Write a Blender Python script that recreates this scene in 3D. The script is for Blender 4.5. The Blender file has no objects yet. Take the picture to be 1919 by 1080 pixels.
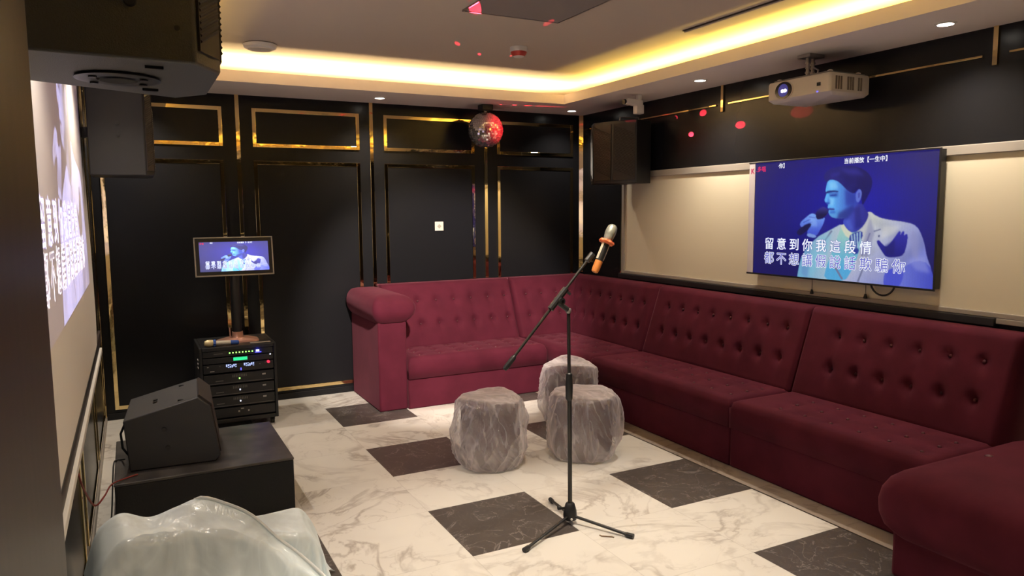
import bpy, bmesh, math, random
import numpy as np
from mathutils import Vector, Matrix, Euler, noise
PI = math.pi
scene = bpy.context.scene
COL = scene.collection
random.seed(7)

# ------------------------------------------------------------------ camera, world, exposure, large lights
CAM = Vector((-1.364, -3.071, 1.638))
FWD = Vector((0.456, 0.884, -0.105)).normalized()
def make_camera():
    yaw, pitch, roll = 0.4763, 0.1049, -0.0079
    f = Vector((math.sin(yaw) * math.cos(pitch), math.cos(yaw) * math.cos(pitch), -math.sin(pitch)))
    r = Vector((math.cos(yaw), -math.sin(yaw), 0)); u = r.cross(f)
    r2 = math.cos(roll) * r + math.sin(roll) * u
    u2 = -math.sin(roll) * r + math.cos(roll) * u
    cd = bpy.data.cameras.new('camera'); co = bpy.data.objects.new('camera', cd); COL.objects.link(co)
    cd.sensor_width = 36.0; cd.lens = 1379.8 / 1919 * 36.0; cd.clip_start = 0.02
    M = Matrix((r2, u2, -f)).transposed().to_4x4(); M.translation = CAM
    co.matrix_world = M
    scene.camera = co
make_camera()
w = bpy.data.worlds.new('world'); scene.world = w; w.use_nodes = True
w.node_tree.nodes['Background'].inputs[0].default_value = (0.010, 0.010, 0.012, 1)
scene.view_settings.view_transform = 'Standard'
scene.view_settings.look = 'None'
scene.view_settings.gamma = 1.0
scene.view_settings.use_curve_mapping = False
scene.view_settings.exposure = 0.15
scene.cycles.use_denoising = True
scene.cycles.max_bounces = 10
scene.cycles.diffuse_bounces = 6
scene.cycles.glossy_bounces = 5
scene.cycles.transparent_max_bounces = 16
scene.cycles.sample_clamp_indirect = 6.0
scene.cycles.caustics_reflective = False
scene.cycles.caustics_refractive = False

# room measures
XL, XR, YB, YF = -1.62, 2.847, 3.489, -3.6
ZS, ZT = 2.607, 2.80                       # soffit, raised ceiling
TX0, TX1, TY0, TY1 = -1.02, 2.24, -2.3, 2.84   # tray opening

def light(name, kind, loc, energy, color, **kw):
    d = bpy.data.lights.new(name, kind); d.energy = energy; d.color = color
    for k, v in kw.items():
        if k not in ('rot', 'aim'): setattr(d, k, v)
    o = bpy.data.objects.new(name, d); COL.objects.link(o); o.location = loc
    if 'rot' in kw: o.rotation_euler = kw['rot']
    if 'aim' in kw: o.rotation_euler = (Vector(kw['aim']) - Vector(loc)).to_track_quat('-Z', 'Y').to_euler()
    return o
# warm LED strips lying in the ceiling cove, shining up
COVE_BACK, COVE_SIDE = (1.0, 0.74, 0.36), (1.0, 0.71, 0.14)
light('cove_led_back', 'AREA', (0.75, TY1 + 0.20, ZS + 0.035), 105, COVE_BACK, shape='RECTANGLE', size=3.2, size_y=0.04, rot=(PI, 0, 0))
light('cove_led_right', 'AREA', (TX1 + 0.20, 0.3, ZS + 0.035), 80, COVE_SIDE, shape='RECTANGLE', size=0.04, size_y=5.0, rot=(PI, 0, 0))
light('cove_led_left', 'AREA', (TX0 - 0.20, 0.3, ZS + 0.035), 26, COVE_SIDE, shape='RECTANGLE', size=0.04, size_y=5.0, rot=(PI, 0, 0))
light('cove_led_front', 'AREA', (0.6, TY0 - 0.20, ZS + 0.035), 55, COVE_SIDE, shape='RECTANGLE', size=3.2, size_y=0.04, rot=(PI, 0, 0))
DOWN = [(0.592, 3.16, 60), (2.54, 3.19, 30), (2.518, 1.33, 78), (2.537, -0.55, 68),       # seen
        (-1.33, 3.16, 70), (2.53, -2.4, 30), (0.2, -2.75, 60), (-1.33, 1.33, 48), (-1.33, -0.55, 40)]  # out of view, mostly added to lift the room's brightness
TRAY_FILL = [(0.45, -0.25, 225), (-0.75, -1.2, 330)]                       # added in the raised ceiling to brighten floor and foreground, out of view
DOWN_COL = (1.0, 0.87, 0.71)

# ------------------------------------------------------------------ materials
MATS = {}
def mat(name, base=(0.5, 0.5, 0.5), rough=0.5, metal=0.0, spec=0.5, coat=0.0, sheen=0.0, emit=None, estr=1.0, bump=None, noise_col=None, alpha=1.0):
    if name in MATS: return MATS[name]
    m = bpy.data.materials.new(name); m.use_nodes = True; MATS[name] = m
    nt = m.node_tree; b = nt.nodes['Principled BSDF']
    b.inputs['Base Color'].default_value = (*base, 1); b.inputs['Roughness'].default_value = rough
    b.inputs['Metallic'].default_value = metal; b.inputs['Specular IOR Level'].default_value = spec
    b.inputs['Coat Weight'].default_value = coat; b.inputs['Coat Roughness'].default_value = 0.08
    b.inputs['Sheen Weight'].default_value = sheen; b.inputs['Sheen Roughness'].default_value = 0.4
    if emit:
        b.inputs['Emission Color'].default_value = (*emit, 1); b.inputs['Emission Strength'].default_value = estr
    tc = None
    if noise_col or bump:
        tc = nt.nodes.new('ShaderNodeTexCoord')
    if noise_col:
        scale, c2 = noise_col
        n = nt.nodes.new('ShaderNodeTexNoise'); n.inputs['Scale'].default_value = scale; n.inputs['Detail'].default_value = 4
        nt.links.new(tc.outputs['Object'], n.inputs['Vector'])
        mx = nt.nodes.new('ShaderNodeMix'); mx.data_type = 'RGBA'
        mx.inputs[6].default_value = (*base, 1); mx.inputs[7].default_value = (*c2, 1)
        rp = nt.nodes.new('ShaderNodeMapRange'); rp.inputs[1].default_value = 0.35; rp.inputs[2].default_value = 0.65
        nt.links.new(n.outputs['Fac'], rp.inputs[0]); nt.links.new(rp.outputs[0], mx.inputs[0])
        nt.links.new(mx.outputs[2], b.inputs['Base Color'])
    if bump:
        scale, strength, dist = bump
        n = nt.nodes.new('ShaderNodeTexNoise'); n.inputs['Scale'].default_value = scale; n.inputs['Detail'].default_value = 3
        nt.links.new(tc.outputs['Object'], n.inputs['Vector'])
        bp = nt.nodes.new('ShaderNodeBump'); bp.inputs['Strength'].default_value = strength; bp.inputs['Distance'].default_value = dist
        nt.links.new(n.outputs['Fac'], bp.inputs['Height']); nt.links.new(bp.outputs[0], b.inputs['Normal'])
    return m

PAINT = mat('ceiling_paint', (0.60, 0.515, 0.44), 0.9, spec=0.1)
SOFFIT = mat('soffit_paint', (0.90, 0.82, 0.78), 0.85, spec=0.15)
BLACKWALL = mat('black_lacquer_panel', (0.0100, 0.0102, 0.0122), 0.26, spec=0.27, bump=(3.0, 0.25, 0.01))
DARKWOOD = mat('dark_stained_wood', (0.052, 0.036, 0.033), 0.42, spec=0.4)
GOLD = mat('polished_gold_strip', (0.95, 0.74, 0.36), 0.05, metal=1.0, bump=(7.0, 0.10, 0.01))
CREAM = mat('cream_wall_fabric', (0.72, 0.655, 0.50), 0.85, spec=0.15)
FRAMEC = mat('shaded_cream_frame', (0.34, 0.305, 0.265), 0.5)  # cream darkened evenly, the shade on the frame put into its colour
WHITEP = mat('white_plastic', (0.86, 0.83, 0.78), 0.4)
WARMW = mat('warm_white_plastic', (0.72, 0.66, 0.58), 0.42)
GREYP = mat('grey_plastic', (0.22, 0.21, 0.20), 0.5)
BLACKP = mat('black_plastic', (0.011, 0.0115, 0.0135), 0.42)
BLACKM = mat('black_metal', (0.014, 0.013, 0.013), 0.35, metal=0.0, spec=0.6)
CHROME = mat('chrome', (0.7, 0.7, 0.7), 0.15, metal=1.0)
STEEL = mat('dull_steel', (0.45, 0.42, 0.40), 0.4, metal=0.9)
COPPER = mat('copper_paint', (0.50, 0.27, 0.20), 0.35, metal=0.4)
SPKPAINT = mat('textured_black_paint', (0.037, 0.0375, 0.041), 0.5, spec=0.5, bump=(260.0, 0.3, 0.002))
SPKSPECK = mat('speckled_black_paint', (0.046, 0.045, 0.046), 0.5, spec=0.5, bump=(330.0, 0.5, 0.002))
GRILLE = mat('grille_metal', (0.020, 0.014, 0.012), 0.6)
CARPET = mat('black_stage_carpet', (0.008, 0.0082, 0.0095), 0.8, bump=(140.0, 0.6, 0.003))
CARPETTOP = mat('dusty_black_board', (0.030, 0.027, 0.026), 0.38, noise_col=(7.0, (0.075, 0.068, 0.064)))
VELVET = mat('burgundy_velvet', (0.066, 0.0096, 0.0195), 0.8, spec=0.08, sheen=0.14, noise_col=(5.0, (0.086, 0.0125, 0.0255)))
MATS['burgundy_velvet'].node_tree.nodes['Principled BSDF'].inputs['Sheen Tint'].default_value = (0.9, 0.35, 0.45, 1)
BUTTON = mat('burgundy_button', (0.07, 0.007, 0.016), 0.6)
STOOLV = mat('mauve_stool_fabric', (0.10, 0.055, 0.070), 0.8, spec=0.15)
ORANGE = mat('orange_silicone', (0.75, 0.16, 0.05), 0.5)
ORANGE2 = mat('orange_cap', (0.62, 0.22, 0.05), 0.45)
MESHG = mat('silver_mesh_grille', (0.36, 0.38, 0.33), 0.4, metal=0.5, bump=(400.0, 0.6, 0.002))
MESHY = mat('gold_mesh_grille', (0.70, 0.58, 0.32), 0.4, metal=0.3)
BLUEP = mat('blue_plastic', (0.03, 0.10, 0.42), 0.4)
SILVERB = mat('silver_body', (0.70, 0.66, 0.55), 0.3, metal=0.4)
SILVERB2 = mat('silver_bezel', (0.45, 0.42, 0.38), 0.35, metal=0.5)
REDP = mat('red_plastic', (0.60, 0.06, 0.04), 0.4)
LAMP_ON = mat('downlight_diffuser', (0.9, 0.9, 0.9), 0.4, emit=(1.0, 0.93, 0.82), estr=14)
SPECKS = mat('specular_glass', (0.02, 0.02, 0.05), 0.05, spec=0.8)
def em(name, c, s): return mat(name, (0.02, 0.02, 0.02), 0.4, emit=c, estr=s)
LGREEN = em('led_green', (0.25, 1.0, 0.10), 5); LCDG = em('lcd_green', (0.02, 0.75, 0.28), 1.1)
LBLUE = em('led_blue', (0.05, 0.05, 1.0), 5); LWHITE = em('led_white', (0.75, 0.8, 1.0), 2.5); LRED = em('led_red', (0.9, 0.03, 0.08), 1.2)
LCDB = em('lcd_bluewhite', (0.45, 0.55, 1.0), 1.6)
LENSB = em('projector_lens_beam', (0.75, 0.75, 1.0), 14); LENSG = em('projector_lens_glow', (0.03, 0.03, 0.22), 0.8)
MARK = mat('printed_mark', (0.40, 0.38, 0.36), 0.5)
DIMMARK = mat('faint_printed_mark', (0.13, 0.125, 0.12), 0.5)
CABLER = mat('red_cable', (0.20, 0.02, 0.015), 0.5); CABLEK = mat('black_cable', (0.012, 0.011, 0.010), 0.5)

def plastic(name, tint, opaque, edge, gl, scale, trans=0.35, rough=0.2, bscale=30.0, crease=0.0):
    m = bpy.data.materials.new(name); m.use_nodes = True; nt = m.node_tree; nt.nodes.clear(); N = nt.nodes.new; L = nt.links.new
    out = N('ShaderNodeOutputMaterial')
    tr = N('ShaderNodeBsdfTransparent'); tr.inputs[0].default_value = (0.97, 0.97, 0.97, 1)
    df = N('ShaderNodeBsdfDiffuse'); df.inputs[0].default_value = (*tint, 1)
    tl = N('ShaderNodeBsdfTranslucent'); tl.inputs[0].default_value = (*tint, 1)
    md = N('ShaderNodeMixShader'); md.inputs[0].default_value = trans
    L(df.outputs[0], md.inputs[1]); L(tl.outputs[0], md.inputs[2])
    g = N('ShaderNodeBsdfGlossy'); g.inputs['Roughness'].default_value = rough; g.inputs[0].default_value = (0.9, 0.9, 0.9, 1)
    tc = N('ShaderNodeTexCoord')
    n = N('ShaderNodeTexNoise'); n.inputs['Scale'].default_value = scale; n.inputs['Detail'].default_value = 5; n.inputs['Distortion'].default_value = 1.0
    mp = N('ShaderNodeMapping'); mp.inputs['Rotation'].default_value = (0.5, 0.3, 0.2); mp.inputs['Scale'].default_value = (1, 1, 0.45)
    L(tc.outputs['Object'], mp.inputs[0]); L(mp.outputs[0], n.inputs['Vector'])
    rp = N('ShaderNodeMapRange'); rp.inputs[1].default_value = 0.40; rp.inputs[2].default_value = 0.68; rp.inputs[3].default_value = opaque[0]; rp.inputs[4].default_value = opaque[1]
    L(n.outputs['Fac'], rp.inputs[0])
    lw = N('ShaderNodeLayerWeight'); lw.inputs[0].default_value = 0.5     # a slanting film is crossed over a longer way and looks milkier
    sq = N('ShaderNodeMath'); sq.operation = 'POWER'; sq.inputs[1].default_value = 1.6; L(lw.outputs['Facing'], sq.inputs[0])
    # whitened crease lines
    cr = N('ShaderNodeTexNoise'); cr.inputs['Scale'].default_value = scale*0.9; cr.inputs['Detail'].default_value = 2; cr.inputs['Distortion'].default_value = 2.2; L(mp.outputs[0], cr.inputs['Vector'])
    cs = N('ShaderNodeMath'); cs.operation = 'SUBTRACT'; cs.inputs[1].default_value = 0.5; L(cr.outputs['Fac'], cs.inputs[0])
    cb = N('ShaderNodeMath'); cb.operation = 'ABSOLUTE'; L(cs.outputs[0], cb.inputs[0])
    cm = N('ShaderNodeMapRange'); cm.inputs[1].default_value = 0.0; cm.inputs[2].default_value = 0.07; cm.inputs[3].default_value = crease; cm.inputs[4].default_value = 0.0; L(cb.outputs[0], cm.inputs[0])
    a0 = N('ShaderNodeMath'); a0.operation = 'ADD'; L(rp.outputs[0], a0.inputs[0]); L(cm.outputs[0], a0.inputs[1])
    ad = N('ShaderNodeMath'); ad.operation = 'MULTIPLY_ADD'; ad.use_clamp = True; ad.inputs[1].default_value = edge
    L(sq.outputs[0], ad.inputs[0]); L(a0.outputs[0], ad.inputs[2])
    mx = N('ShaderNodeMixShader')
    L(ad.outputs[0], mx.inputs[0]); L(tr.outputs[0], mx.inputs[1]); L(md.outputs[0], mx.inputs[2])
    n2 = N('ShaderNodeTexNoise'); n2.inputs['Scale'].default_value = bscale; n2.inputs['Detail'].default_value = 4; n2.inputs['Distortion'].default_value = 1.5
    L(mp.outputs[0], n2.inputs['Vector'])
    bp = N('ShaderNodeBump'); bp.inputs['Strength'].default_value = 0.9; bp.inputs['Distance'].default_value = 0.012
    L(n2.outputs['Fac'], bp.inputs['Height']); L(bp.outputs[0], g.inputs['Normal'])
    m2 = N('ShaderNodeMixShader'); m2.inputs[0].default_value = gl
    L(mx.outputs[0], m2.inputs[1]); L(g.outputs[0], m2.inputs[2])
    L(m2.outputs[0], out.inputs[0])
    return m
CLEARFILM = plastic('clear_plastic_film', (0.93, 0.86, 0.89), (0.14, 0.40), 0.75, 0.13, 5.0, 0.3, 0.13, 30.0, 0.16)
MILKFILM = plastic('milky_plastic_film', (0.86, 0.95, 0.98), (0.70, 0.95), 0.35, 0.07, 5.0, 0.15, 0.2, 18.0, 0.06)
FOLD = plastic('folded_plastic_film', (0.88, 0.89, 0.88), (0.70, 0.90), 0.3, 0.06, 12.0)

def floor_material():
    m = bpy.data.materials.new('marble_tile_floor'); m.use_nodes = True; nt = m.node_tree
    b = nt.nodes['Principled BSDF']; N = nt.nodes.new; L = nt.links.new
    geo = N('ShaderNodeNewGeometry'); sep = N('ShaderNodeSeparateXYZ'); L(geo.outputs['Position'], sep.inputs[0])
    def math_(op, a, bb=None, c=None):
        n = N('ShaderNodeMath'); n.operation = op
        for i, v in enumerate((a, bb, c)):
            if v is None: continue
            if isinstance(v, (int, float)): n.inputs[i].default_value = v
            else: L(v, n.inputs[i])
        return n.outputs[0]
    T = 0.6
    fx = math_('DIVIDE', sep.outputs[0], T); fy = math_('DIVIDE', sep.outputs[1], T)
    ix = math_('FLOOR', fx); iy = math_('FLOOR', fy)
    ex = math_('FLOORED_MODULO', ix, 2.0); ey = math_('FLOORED_MODULO', iy, 2.0)
    dark = math_('MULTIPLY', math_('LESS_THAN', ex, 0.5), math_('LESS_THAN', ey, 0.5))
    border = math_('GREATER_THAN', sep.outputs[0], 1.8)
    nb = math_('SUBTRACT', 1.0, border)
    dark = math_('MULTIPLY', dark, nb)
    # grout distance
    gx = math_('ABSOLUTE', math_('SUBTRACT', math_('FRACT', fx), 0.5)); gy = math_('ABSOLUTE', math_('SUBTRACT', math_('FRACT', fy), 0.5))
    grout = math_('GREATER_THAN', math_('MAXIMUM', gx, gy), 0.4975)
    edge = math_('LESS_THAN', math_('ABSOLUTE', math_('SUBTRACT', sep.outputs[0], 1.8)), 0.006)
    # per tile offset of the veins
    off = N('ShaderNodeCombineXYZ'); L(math_('MULTIPLY', ix, 3.7), off.inputs[0]); L(math_('MULTIPLY', iy, 5.3), off.inputs[1])
    L(math_('MULTIPLY_ADD', ix, 1.3, math_('MULTIPLY', iy, 2.1)), off.inputs[2])
    add = N('ShaderNodeVectorMath'); add.operation = 'ADD'; L(geo.outputs['Position'], add.inputs[0]); L(off.outputs[0], add.inputs[1])
    def vein(scale, dist, width, det=5.0):
        n = N('ShaderNodeTexNoise'); n.inputs['Scale'].default_value = scale; n.inputs['Detail'].default_value = det
        n.inputs['Roughness'].default_value = 0.55; n.inputs['Distortion'].default_value = dist
        L(add.outputs[0], n.inputs['Vector'])
        d = math_('ABSOLUTE', math_('SUBTRACT', n.outputs['Fac'], 0.5))
        r = N('ShaderNodeMapRange'); r.inputs[1].default_value = 0.0; r.inputs[2].default_value = width; r.inputs[3].default_value = 1.0; r.inputs[4].default_value = 0.0
        L(d, r.inputs[0]); return r.outputs[0]
    def mixc(f, a, c):
        n = N('ShaderNodeMix'); n.data_type = 'RGBA'; L(f, n.inputs[0])
        for i, v in ((6, a), (7, c)):
            if isinstance(v, tuple): n.inputs[i].default_value = (*v, 1)
            else: L(v, n.inputs[i])
        return n.outputs[2]
    big = N('ShaderNodeTexNoise'); big.inputs['Scale'].default_value = 2.2; big.inputs['Detail'].default_value = 3; L(add.outputs[0], big.inputs['Vector'])
    bigr = N('ShaderNodeMapRange'); bigr.inputs[1].default_value = 0.42; bigr.inputs[2].default_value = 0.62; L(big.outputs['Fac'], bigr.inputs[0])
    white = (0.72, 0.695, 0.645); grey = (0.36, 0.32, 0.285)
    v1 = vein(1.5, 1.2, 0.034); v2 = vein(3.6, 0.9, 0.020)
    v1m = math_('MULTIPLY', v1, math_('MULTIPLY_ADD', bigr.outputs[0], 0.80, 0.22))
    v2m = math_('MULTIPLY', v2, math_('MULTIPLY', bigr.outputs[0], 0.5))
    wc = mixc(v1m, white, grey); wc = mixc(v2m, wc, grey)
    cloud = math_('MULTIPLY', bigr.outputs[0], 0.22); wc = mixc(cloud, wc, (0.50, 0.46, 0.42))
    dv = vein(3.4, 1.6, 0.010, 7.0); dv2 = vein(9.0, 1.0, 0.02, 7.0)
    dc = mixc(math_('MULTIPLY', dv, 0.55), (0.078, 0.066, 0.061), (0.33, 0.30, 0.28))
    dc = mixc(math_('MULTIPLY', dv2, 0.20), dc, (0.20, 0.17, 0.16))
    bc = mixc(math_('MULTIPLY', v1, 0.6), (0.33, 0.28, 0.24), (0.16, 0.13, 0.11))
    c = mixc(dark, wc, dc); c = mixc(border, c, bc)
    c = mixc(math_('MULTIPLY', math_('MULTIPLY', grout, nb), 0.30), c, (0.20, 0.17, 0.15))
    c = mixc(edge, c, (0.03, 0.025, 0.02))
    L(c, b.inputs['Base Color']); b.inputs['Roughness'].default_value = 0.28; b.inputs['Specular IOR Level'].default_value = 0.26
    return m
FLOORM = floor_material()

def wood_grain(m, axis_scale):
    nt = m.node_tree; b = nt.nodes['Principled BSDF']; N = nt.nodes.new; L = nt.links.new
    tc = N('ShaderNodeTexCoord'); mp = N('ShaderNodeMapping'); mp.inputs['Scale'].default_value = axis_scale
    n = N('ShaderNodeTexNoise'); n.inputs['Scale'].default_value = 4.0; n.inputs['Detail'].default_value = 6
    L(tc.outputs['Object'], mp.inputs[0]); L(mp.outputs[0], n.inputs['Vector'])
    mx = N('ShaderNodeMix'); mx.data_type = 'RGBA'; L(n.outputs['Fac'], mx.inputs[0])
    mx.inputs[6].default_value = (0.036, 0.029, 0.031, 1); mx.inputs[7].default_value = (0.072, 0.056, 0.058, 1)
    L(mx.outputs[2], b.inputs['Base Color'])
wood_grain(DARKWOOD, (9, 9, 0.5))

# ------------------------------------------------------------------ mesh helpers
class MB:
    """collects shapes into one mesh (local coordinates of its thing)"""
    def __init__(self): self.bm = bmesh.new(); self.mi = 0
    def _done(self, faces):
        for f in faces: f.material_index = self.mi
    def box(self, lo, hi, M=None):
        x0, y0, z0 = lo; x1, y1, z1 = hi
        vs = [self.bm.verts.new((M @ Vector(p)) if M else p) for p in ((x0,y0,z0),(x1,y0,z0),(x1,y1,z0),(x0,y1,z0),(x0,y0,z1),(x1,y0,z1),(x1,y1,z1),(x0,y1,z1))]
        fs = [self.bm.faces.new([vs[i] for i in q]) for q in ((3,2,1,0),(4,5,6,7),(0,1,5,4),(1,2,6,5),(2,3,7,6),(3,0,4,7))]
        self._done(fs); return self
    def rings(self, rings, cap0=True, cap1=True, closed=True):
        vr = [[self.bm.verts.new(p) for p in r] for r in rings]; n = len(vr[0]); fs = []
        for a, b in zip(vr, vr[1:]):
            for i in range(n if closed else n - 1):
                j = (i + 1) % n
                fs.append(self.bm.faces.new((a[i], a[j], b[j], b[i])))
        if cap0: fs.append(self.bm.faces.new(list(reversed(vr[0]))))
        if cap1: fs.append(self.bm.faces.new(vr[-1]))
        self._done(fs); return self
    def tube(self, pts, r, n=12, cap=True):
        pts = [Vector(p) for p in pts]; k = len(pts)
        rs = r if isinstance(r, (list, tuple)) else [r] * k
        rings = []; ref = None
        for i, p in enumerate(pts):
            t = (pts[min(i + 1, k - 1)] - pts[max(i - 1, 0)])
            if t.length < 1e-9: t = Vector((0, 0, 1))
            t.normalize()
            if ref is None: ref = Vector((0, 0, 1)) if abs(t.z) < 0.9 else Vector((1, 0, 0))
            a = t.cross(ref).normalized(); b = t.cross(a).normalized()
            ref = -b if False else ref
            rings.append([p + rs[i] * (math.cos(2*PI*j/n) * a + math.sin(2*PI*j/n) * b) for j in range(n)])
        return self.rings(rings, cap, cap)
    def lathe(self, prof, c=(0, 0, 0), n=32, M=None, cap=True):
        rings = []
        for r, z in prof:
            ring = [Vector((c[0] + r*math.cos(2*PI*j/n), c[1] + r*math.sin(2*PI*j/n), c[2] + z)) for j in range(n)]
            rings.append([M @ p for p in ring] if M else ring)
        return self.rings(rings, cap, cap)
    def prism(self, plan, z0, z1):
        return self.rings([[(x, y, z0) for x, y in plan], [(x, y, z1) for x, y in plan]])
    def grid(self, P, fl=False):
        vs = [[self.bm.verts.new(p) for p in row] for row in P]; fs = []
        for a, b in zip(vs, vs[1:]):
            for i in range(len(a) - 1):
                q = (a[i], a[i+1], b[i+1], b[i]); fs.append(self.bm.faces.new(q if not fl else q[::-1]))
        self._done(fs); return self
    def ball(self, c, r, sx=1, sy=1, sz=1, u=16, v=10):
        prof = [(max(1e-4, math.sin(PI*i/v)), -math.cos(PI*i/v)) for i in range(v+1)]
        rings = [[(c[0]+sx*r*a*math.cos(2*PI*j/u), c[1]+sy*r*a*math.sin(2*PI*j/u), c[2]+sz*r*z) for j in range(u)] for a, z in prof]
        return self.rings(rings)
    def build(self, name, m, parent=None, bevel=0.0, smooth=False, seg=2, recalc=True, ang=35):
        if recalc: bmesh.ops.recalc_face_normals(self.bm, faces=self.bm.faces)
        me = bpy.data.meshes.new(name); self.bm.to_mesh(me); self.bm.free()
        for x in (m if isinstance(m, (list, tuple)) else [m]): me.materials.append(x)
        o = bpy.data.objects.new(name, me); COL.objects.link(o)
        if parent: o.parent = parent
        if bevel > 0:
            b = o.modifiers.new('bevel', 'BEVEL'); b.width = bevel; b.segments = seg; b.limit_method = 'ANGLE'; b.angle_limit = math.radians(40)
            b.harden_normals = False
        if smooth:
            for p in me.polygons: p.use_smooth = True
            if smooth != 'all': me.set_sharp_from_angle(angle=math.radians(ang))
        return o

def thing(name, label, cat, loc=(0, 0, 0), rotz=0, group=None, rot=None):
    o = bpy.data.objects.new(name, None); COL.objects.link(o); o.empty_display_size = 0.1
    o.location = loc; o.rotation_euler = rot if rot else (0, 0, rotz)
    o['label'] = label; o['category'] = cat
    if group: o['group'] = group
    return o
def tag(o, label, cat, group=None):
    o['label'] = label; o['category'] = cat
    if group: o['group'] = group
    return o
def struct(o): o['kind'] = 'structure'; return o
def lerp1(x, tab):
    for (a, za), (b, zb) in zip(tab, tab[1:]):
        if a <= x <= b: return za+(zb-za)*(x-a)/(b-a)
    return tab[0][1] if x < tab[0][0] else tab[-1][1]
def rrect(x0, x1, y0, y1, r, n=6):
    r = min(r, (x1-x0)/2 - 1e-4, (y1-y0)/2 - 1e-4); P = []
    for cx, cy, a0 in ((x1-r, y1-r, 0), (x0+r, y1-r, 90), (x0+r, y0+r, 180), (x1-r, y0+r, 270)):
        for i in range(n+1):
            a = math.radians(a0 + 90*i/n); P.append((cx + r*math.cos(a), cy + r*math.sin(a)))
    return P

# ------------------------------------------------------------------ room shell
struct(MB().box((XL-0.1, YF-0.1, -0.08), (XR+0.1, YB+0.1, 0)).build('floor', FLOORM))
struct(MB().box((XL-0.1, YF-0.1, ZT), (XR+0.1, YB+0.1, ZT+0.08)).build('ceiling', PAINT))
def soffit():
    s = MB(); t = 0.018; h = 0.083; e = t-0.001
    for a, b in (((XL, TY1+e, ZS), (XR, YB, ZS+t)), ((XL, YF, ZS), (XR, TY0-e, ZS+t)), ((XL, TY0-e, ZS), (TX0-e, TY1+e, ZS+t)), ((TX1+e, TY0-e, ZS), (XR, TY1+e, ZS+t))): s.box(a, b)
    zl = ZS-0.0005
    for a, b in (((TX0-t, TY1, zl), (TX1+t, TY1+t, ZS+h)), ((TX0-t, TY0-t, zl), (TX1+t, TY0, ZS+h)), ((TX0-t, TY0, zl), (TX0, TY1, ZS+h)), ((TX1, TY0, zl), (TX1+t, TY1, ZS+h))): s.box(a, b)
    struct(s.build('ceiling_soffit', SOFFIT))
soffit()
# back wall: black lacquer with slightly raised panels
VX = [-0.53, 0.605, 1.74]
PANX = [(-1.55, -0.65), (-0.415, 0.495), (0.72, 1.62), (1.865, 2.735)]
bw = MB().box((XL-0.1, YB, 0), (XR+0.1, YB+0.1, ZT))
bw.box((XL, YB-0.012, 0.0), (XR, YB, 0.055))
for a, b in PANX:
    bw.box((a+0.03, YB-0.008, 0.11), (b-0.03, YB, 2.04)); bw.box((a+0.03, YB-0.008, 2.215), (b-0.03, YB, 2.475))
struct(bw.build('wall_back', BLACKWALL, bevel=0.003))
trim_n = [0]
def trim(mb, m=GOLD, bevel=0.0012):
    trim_n[0] += 1
    return struct(mb.build('trim_%d' % trim_n[0], m, bevel=bevel))
GW = 0.030
def frame_back(a, b, z0, z1):
    s = MB(); y0, y1 = YB-0.013, YB
    s.box((a, y0, z0), (a+GW, y1, z1)).box((b-GW, y0, z0), (b, y1, z1))
    s.box((a+GW, y0, z1-GW), (b-GW, y1, z1)).box((a+GW, y0, z0), (b-GW, y1, z0+GW)); trim(s)
for a, b in PANX:
    frame_back(a, b, 0.08, 2.07); frame_back(a, b, 2.185, 2.505)
for x in VX: trim(MB().box((x-0.016, YB-0.014, 0.055), (x+0.016, YB, ZS)))
trim(MB().prism([(XR-0.032, YB), (XR, YB-0.032), (XR, YB)], 0.99, ZS))
# right wall
RWY = [1.432, -0.642, -2.70]
rw = MB().box((XR, YF-0.1, 0), (XR+0.1, YB+0.1, ZT))
struct(rw.build('wall_right', BLACKWALL))
for k, (a, b) in enumerate(((1.50, 3.40), (-0.575, 1.365), (-2.64, -0.715))):
    s = MB(); x0 = XR-0.012
    s.box((x0, a, 2.452), (XR, b, 2.464))
    trim(s)
for y in RWY[:2]: trim(MB().box((XR-0.014, y-0.013, 2.40), (XR, y+0.013, ZS)))
# white fabric field on the right wall in its cream frame, black ledge below
struct(MB().box((XR-0.012, -2.65, 1.03), (XR, 2.70, 1.93)).build('wall_right_panel', CREAM))
s = MB(); fx = XR-0.028
s.box((fx, -2.65, 1.93), (XR, 2.74, 1.985)).box((fx, 2.70, 1.03), (XR, 2.74, 1.93)).box((fx, -2.65, 1.03), (XR, 2.70, 1.06))
trim(s, FRAMEC, 0.004)
trim(MB().box((XR-0.05, -0.74, 0.985), (XR, 2.76, 1.03)), BLACKP, 0.004)
trim(MB().box((XR-0.03, -2.65, 1.0), (XR, -0.74, 1.03)), FRAMEC, 0.003)
trim(MB().box((XR-0.02, 2.745, 1.0), (XR, 2.765, 2.0)), GOLD, 0.003)
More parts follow.
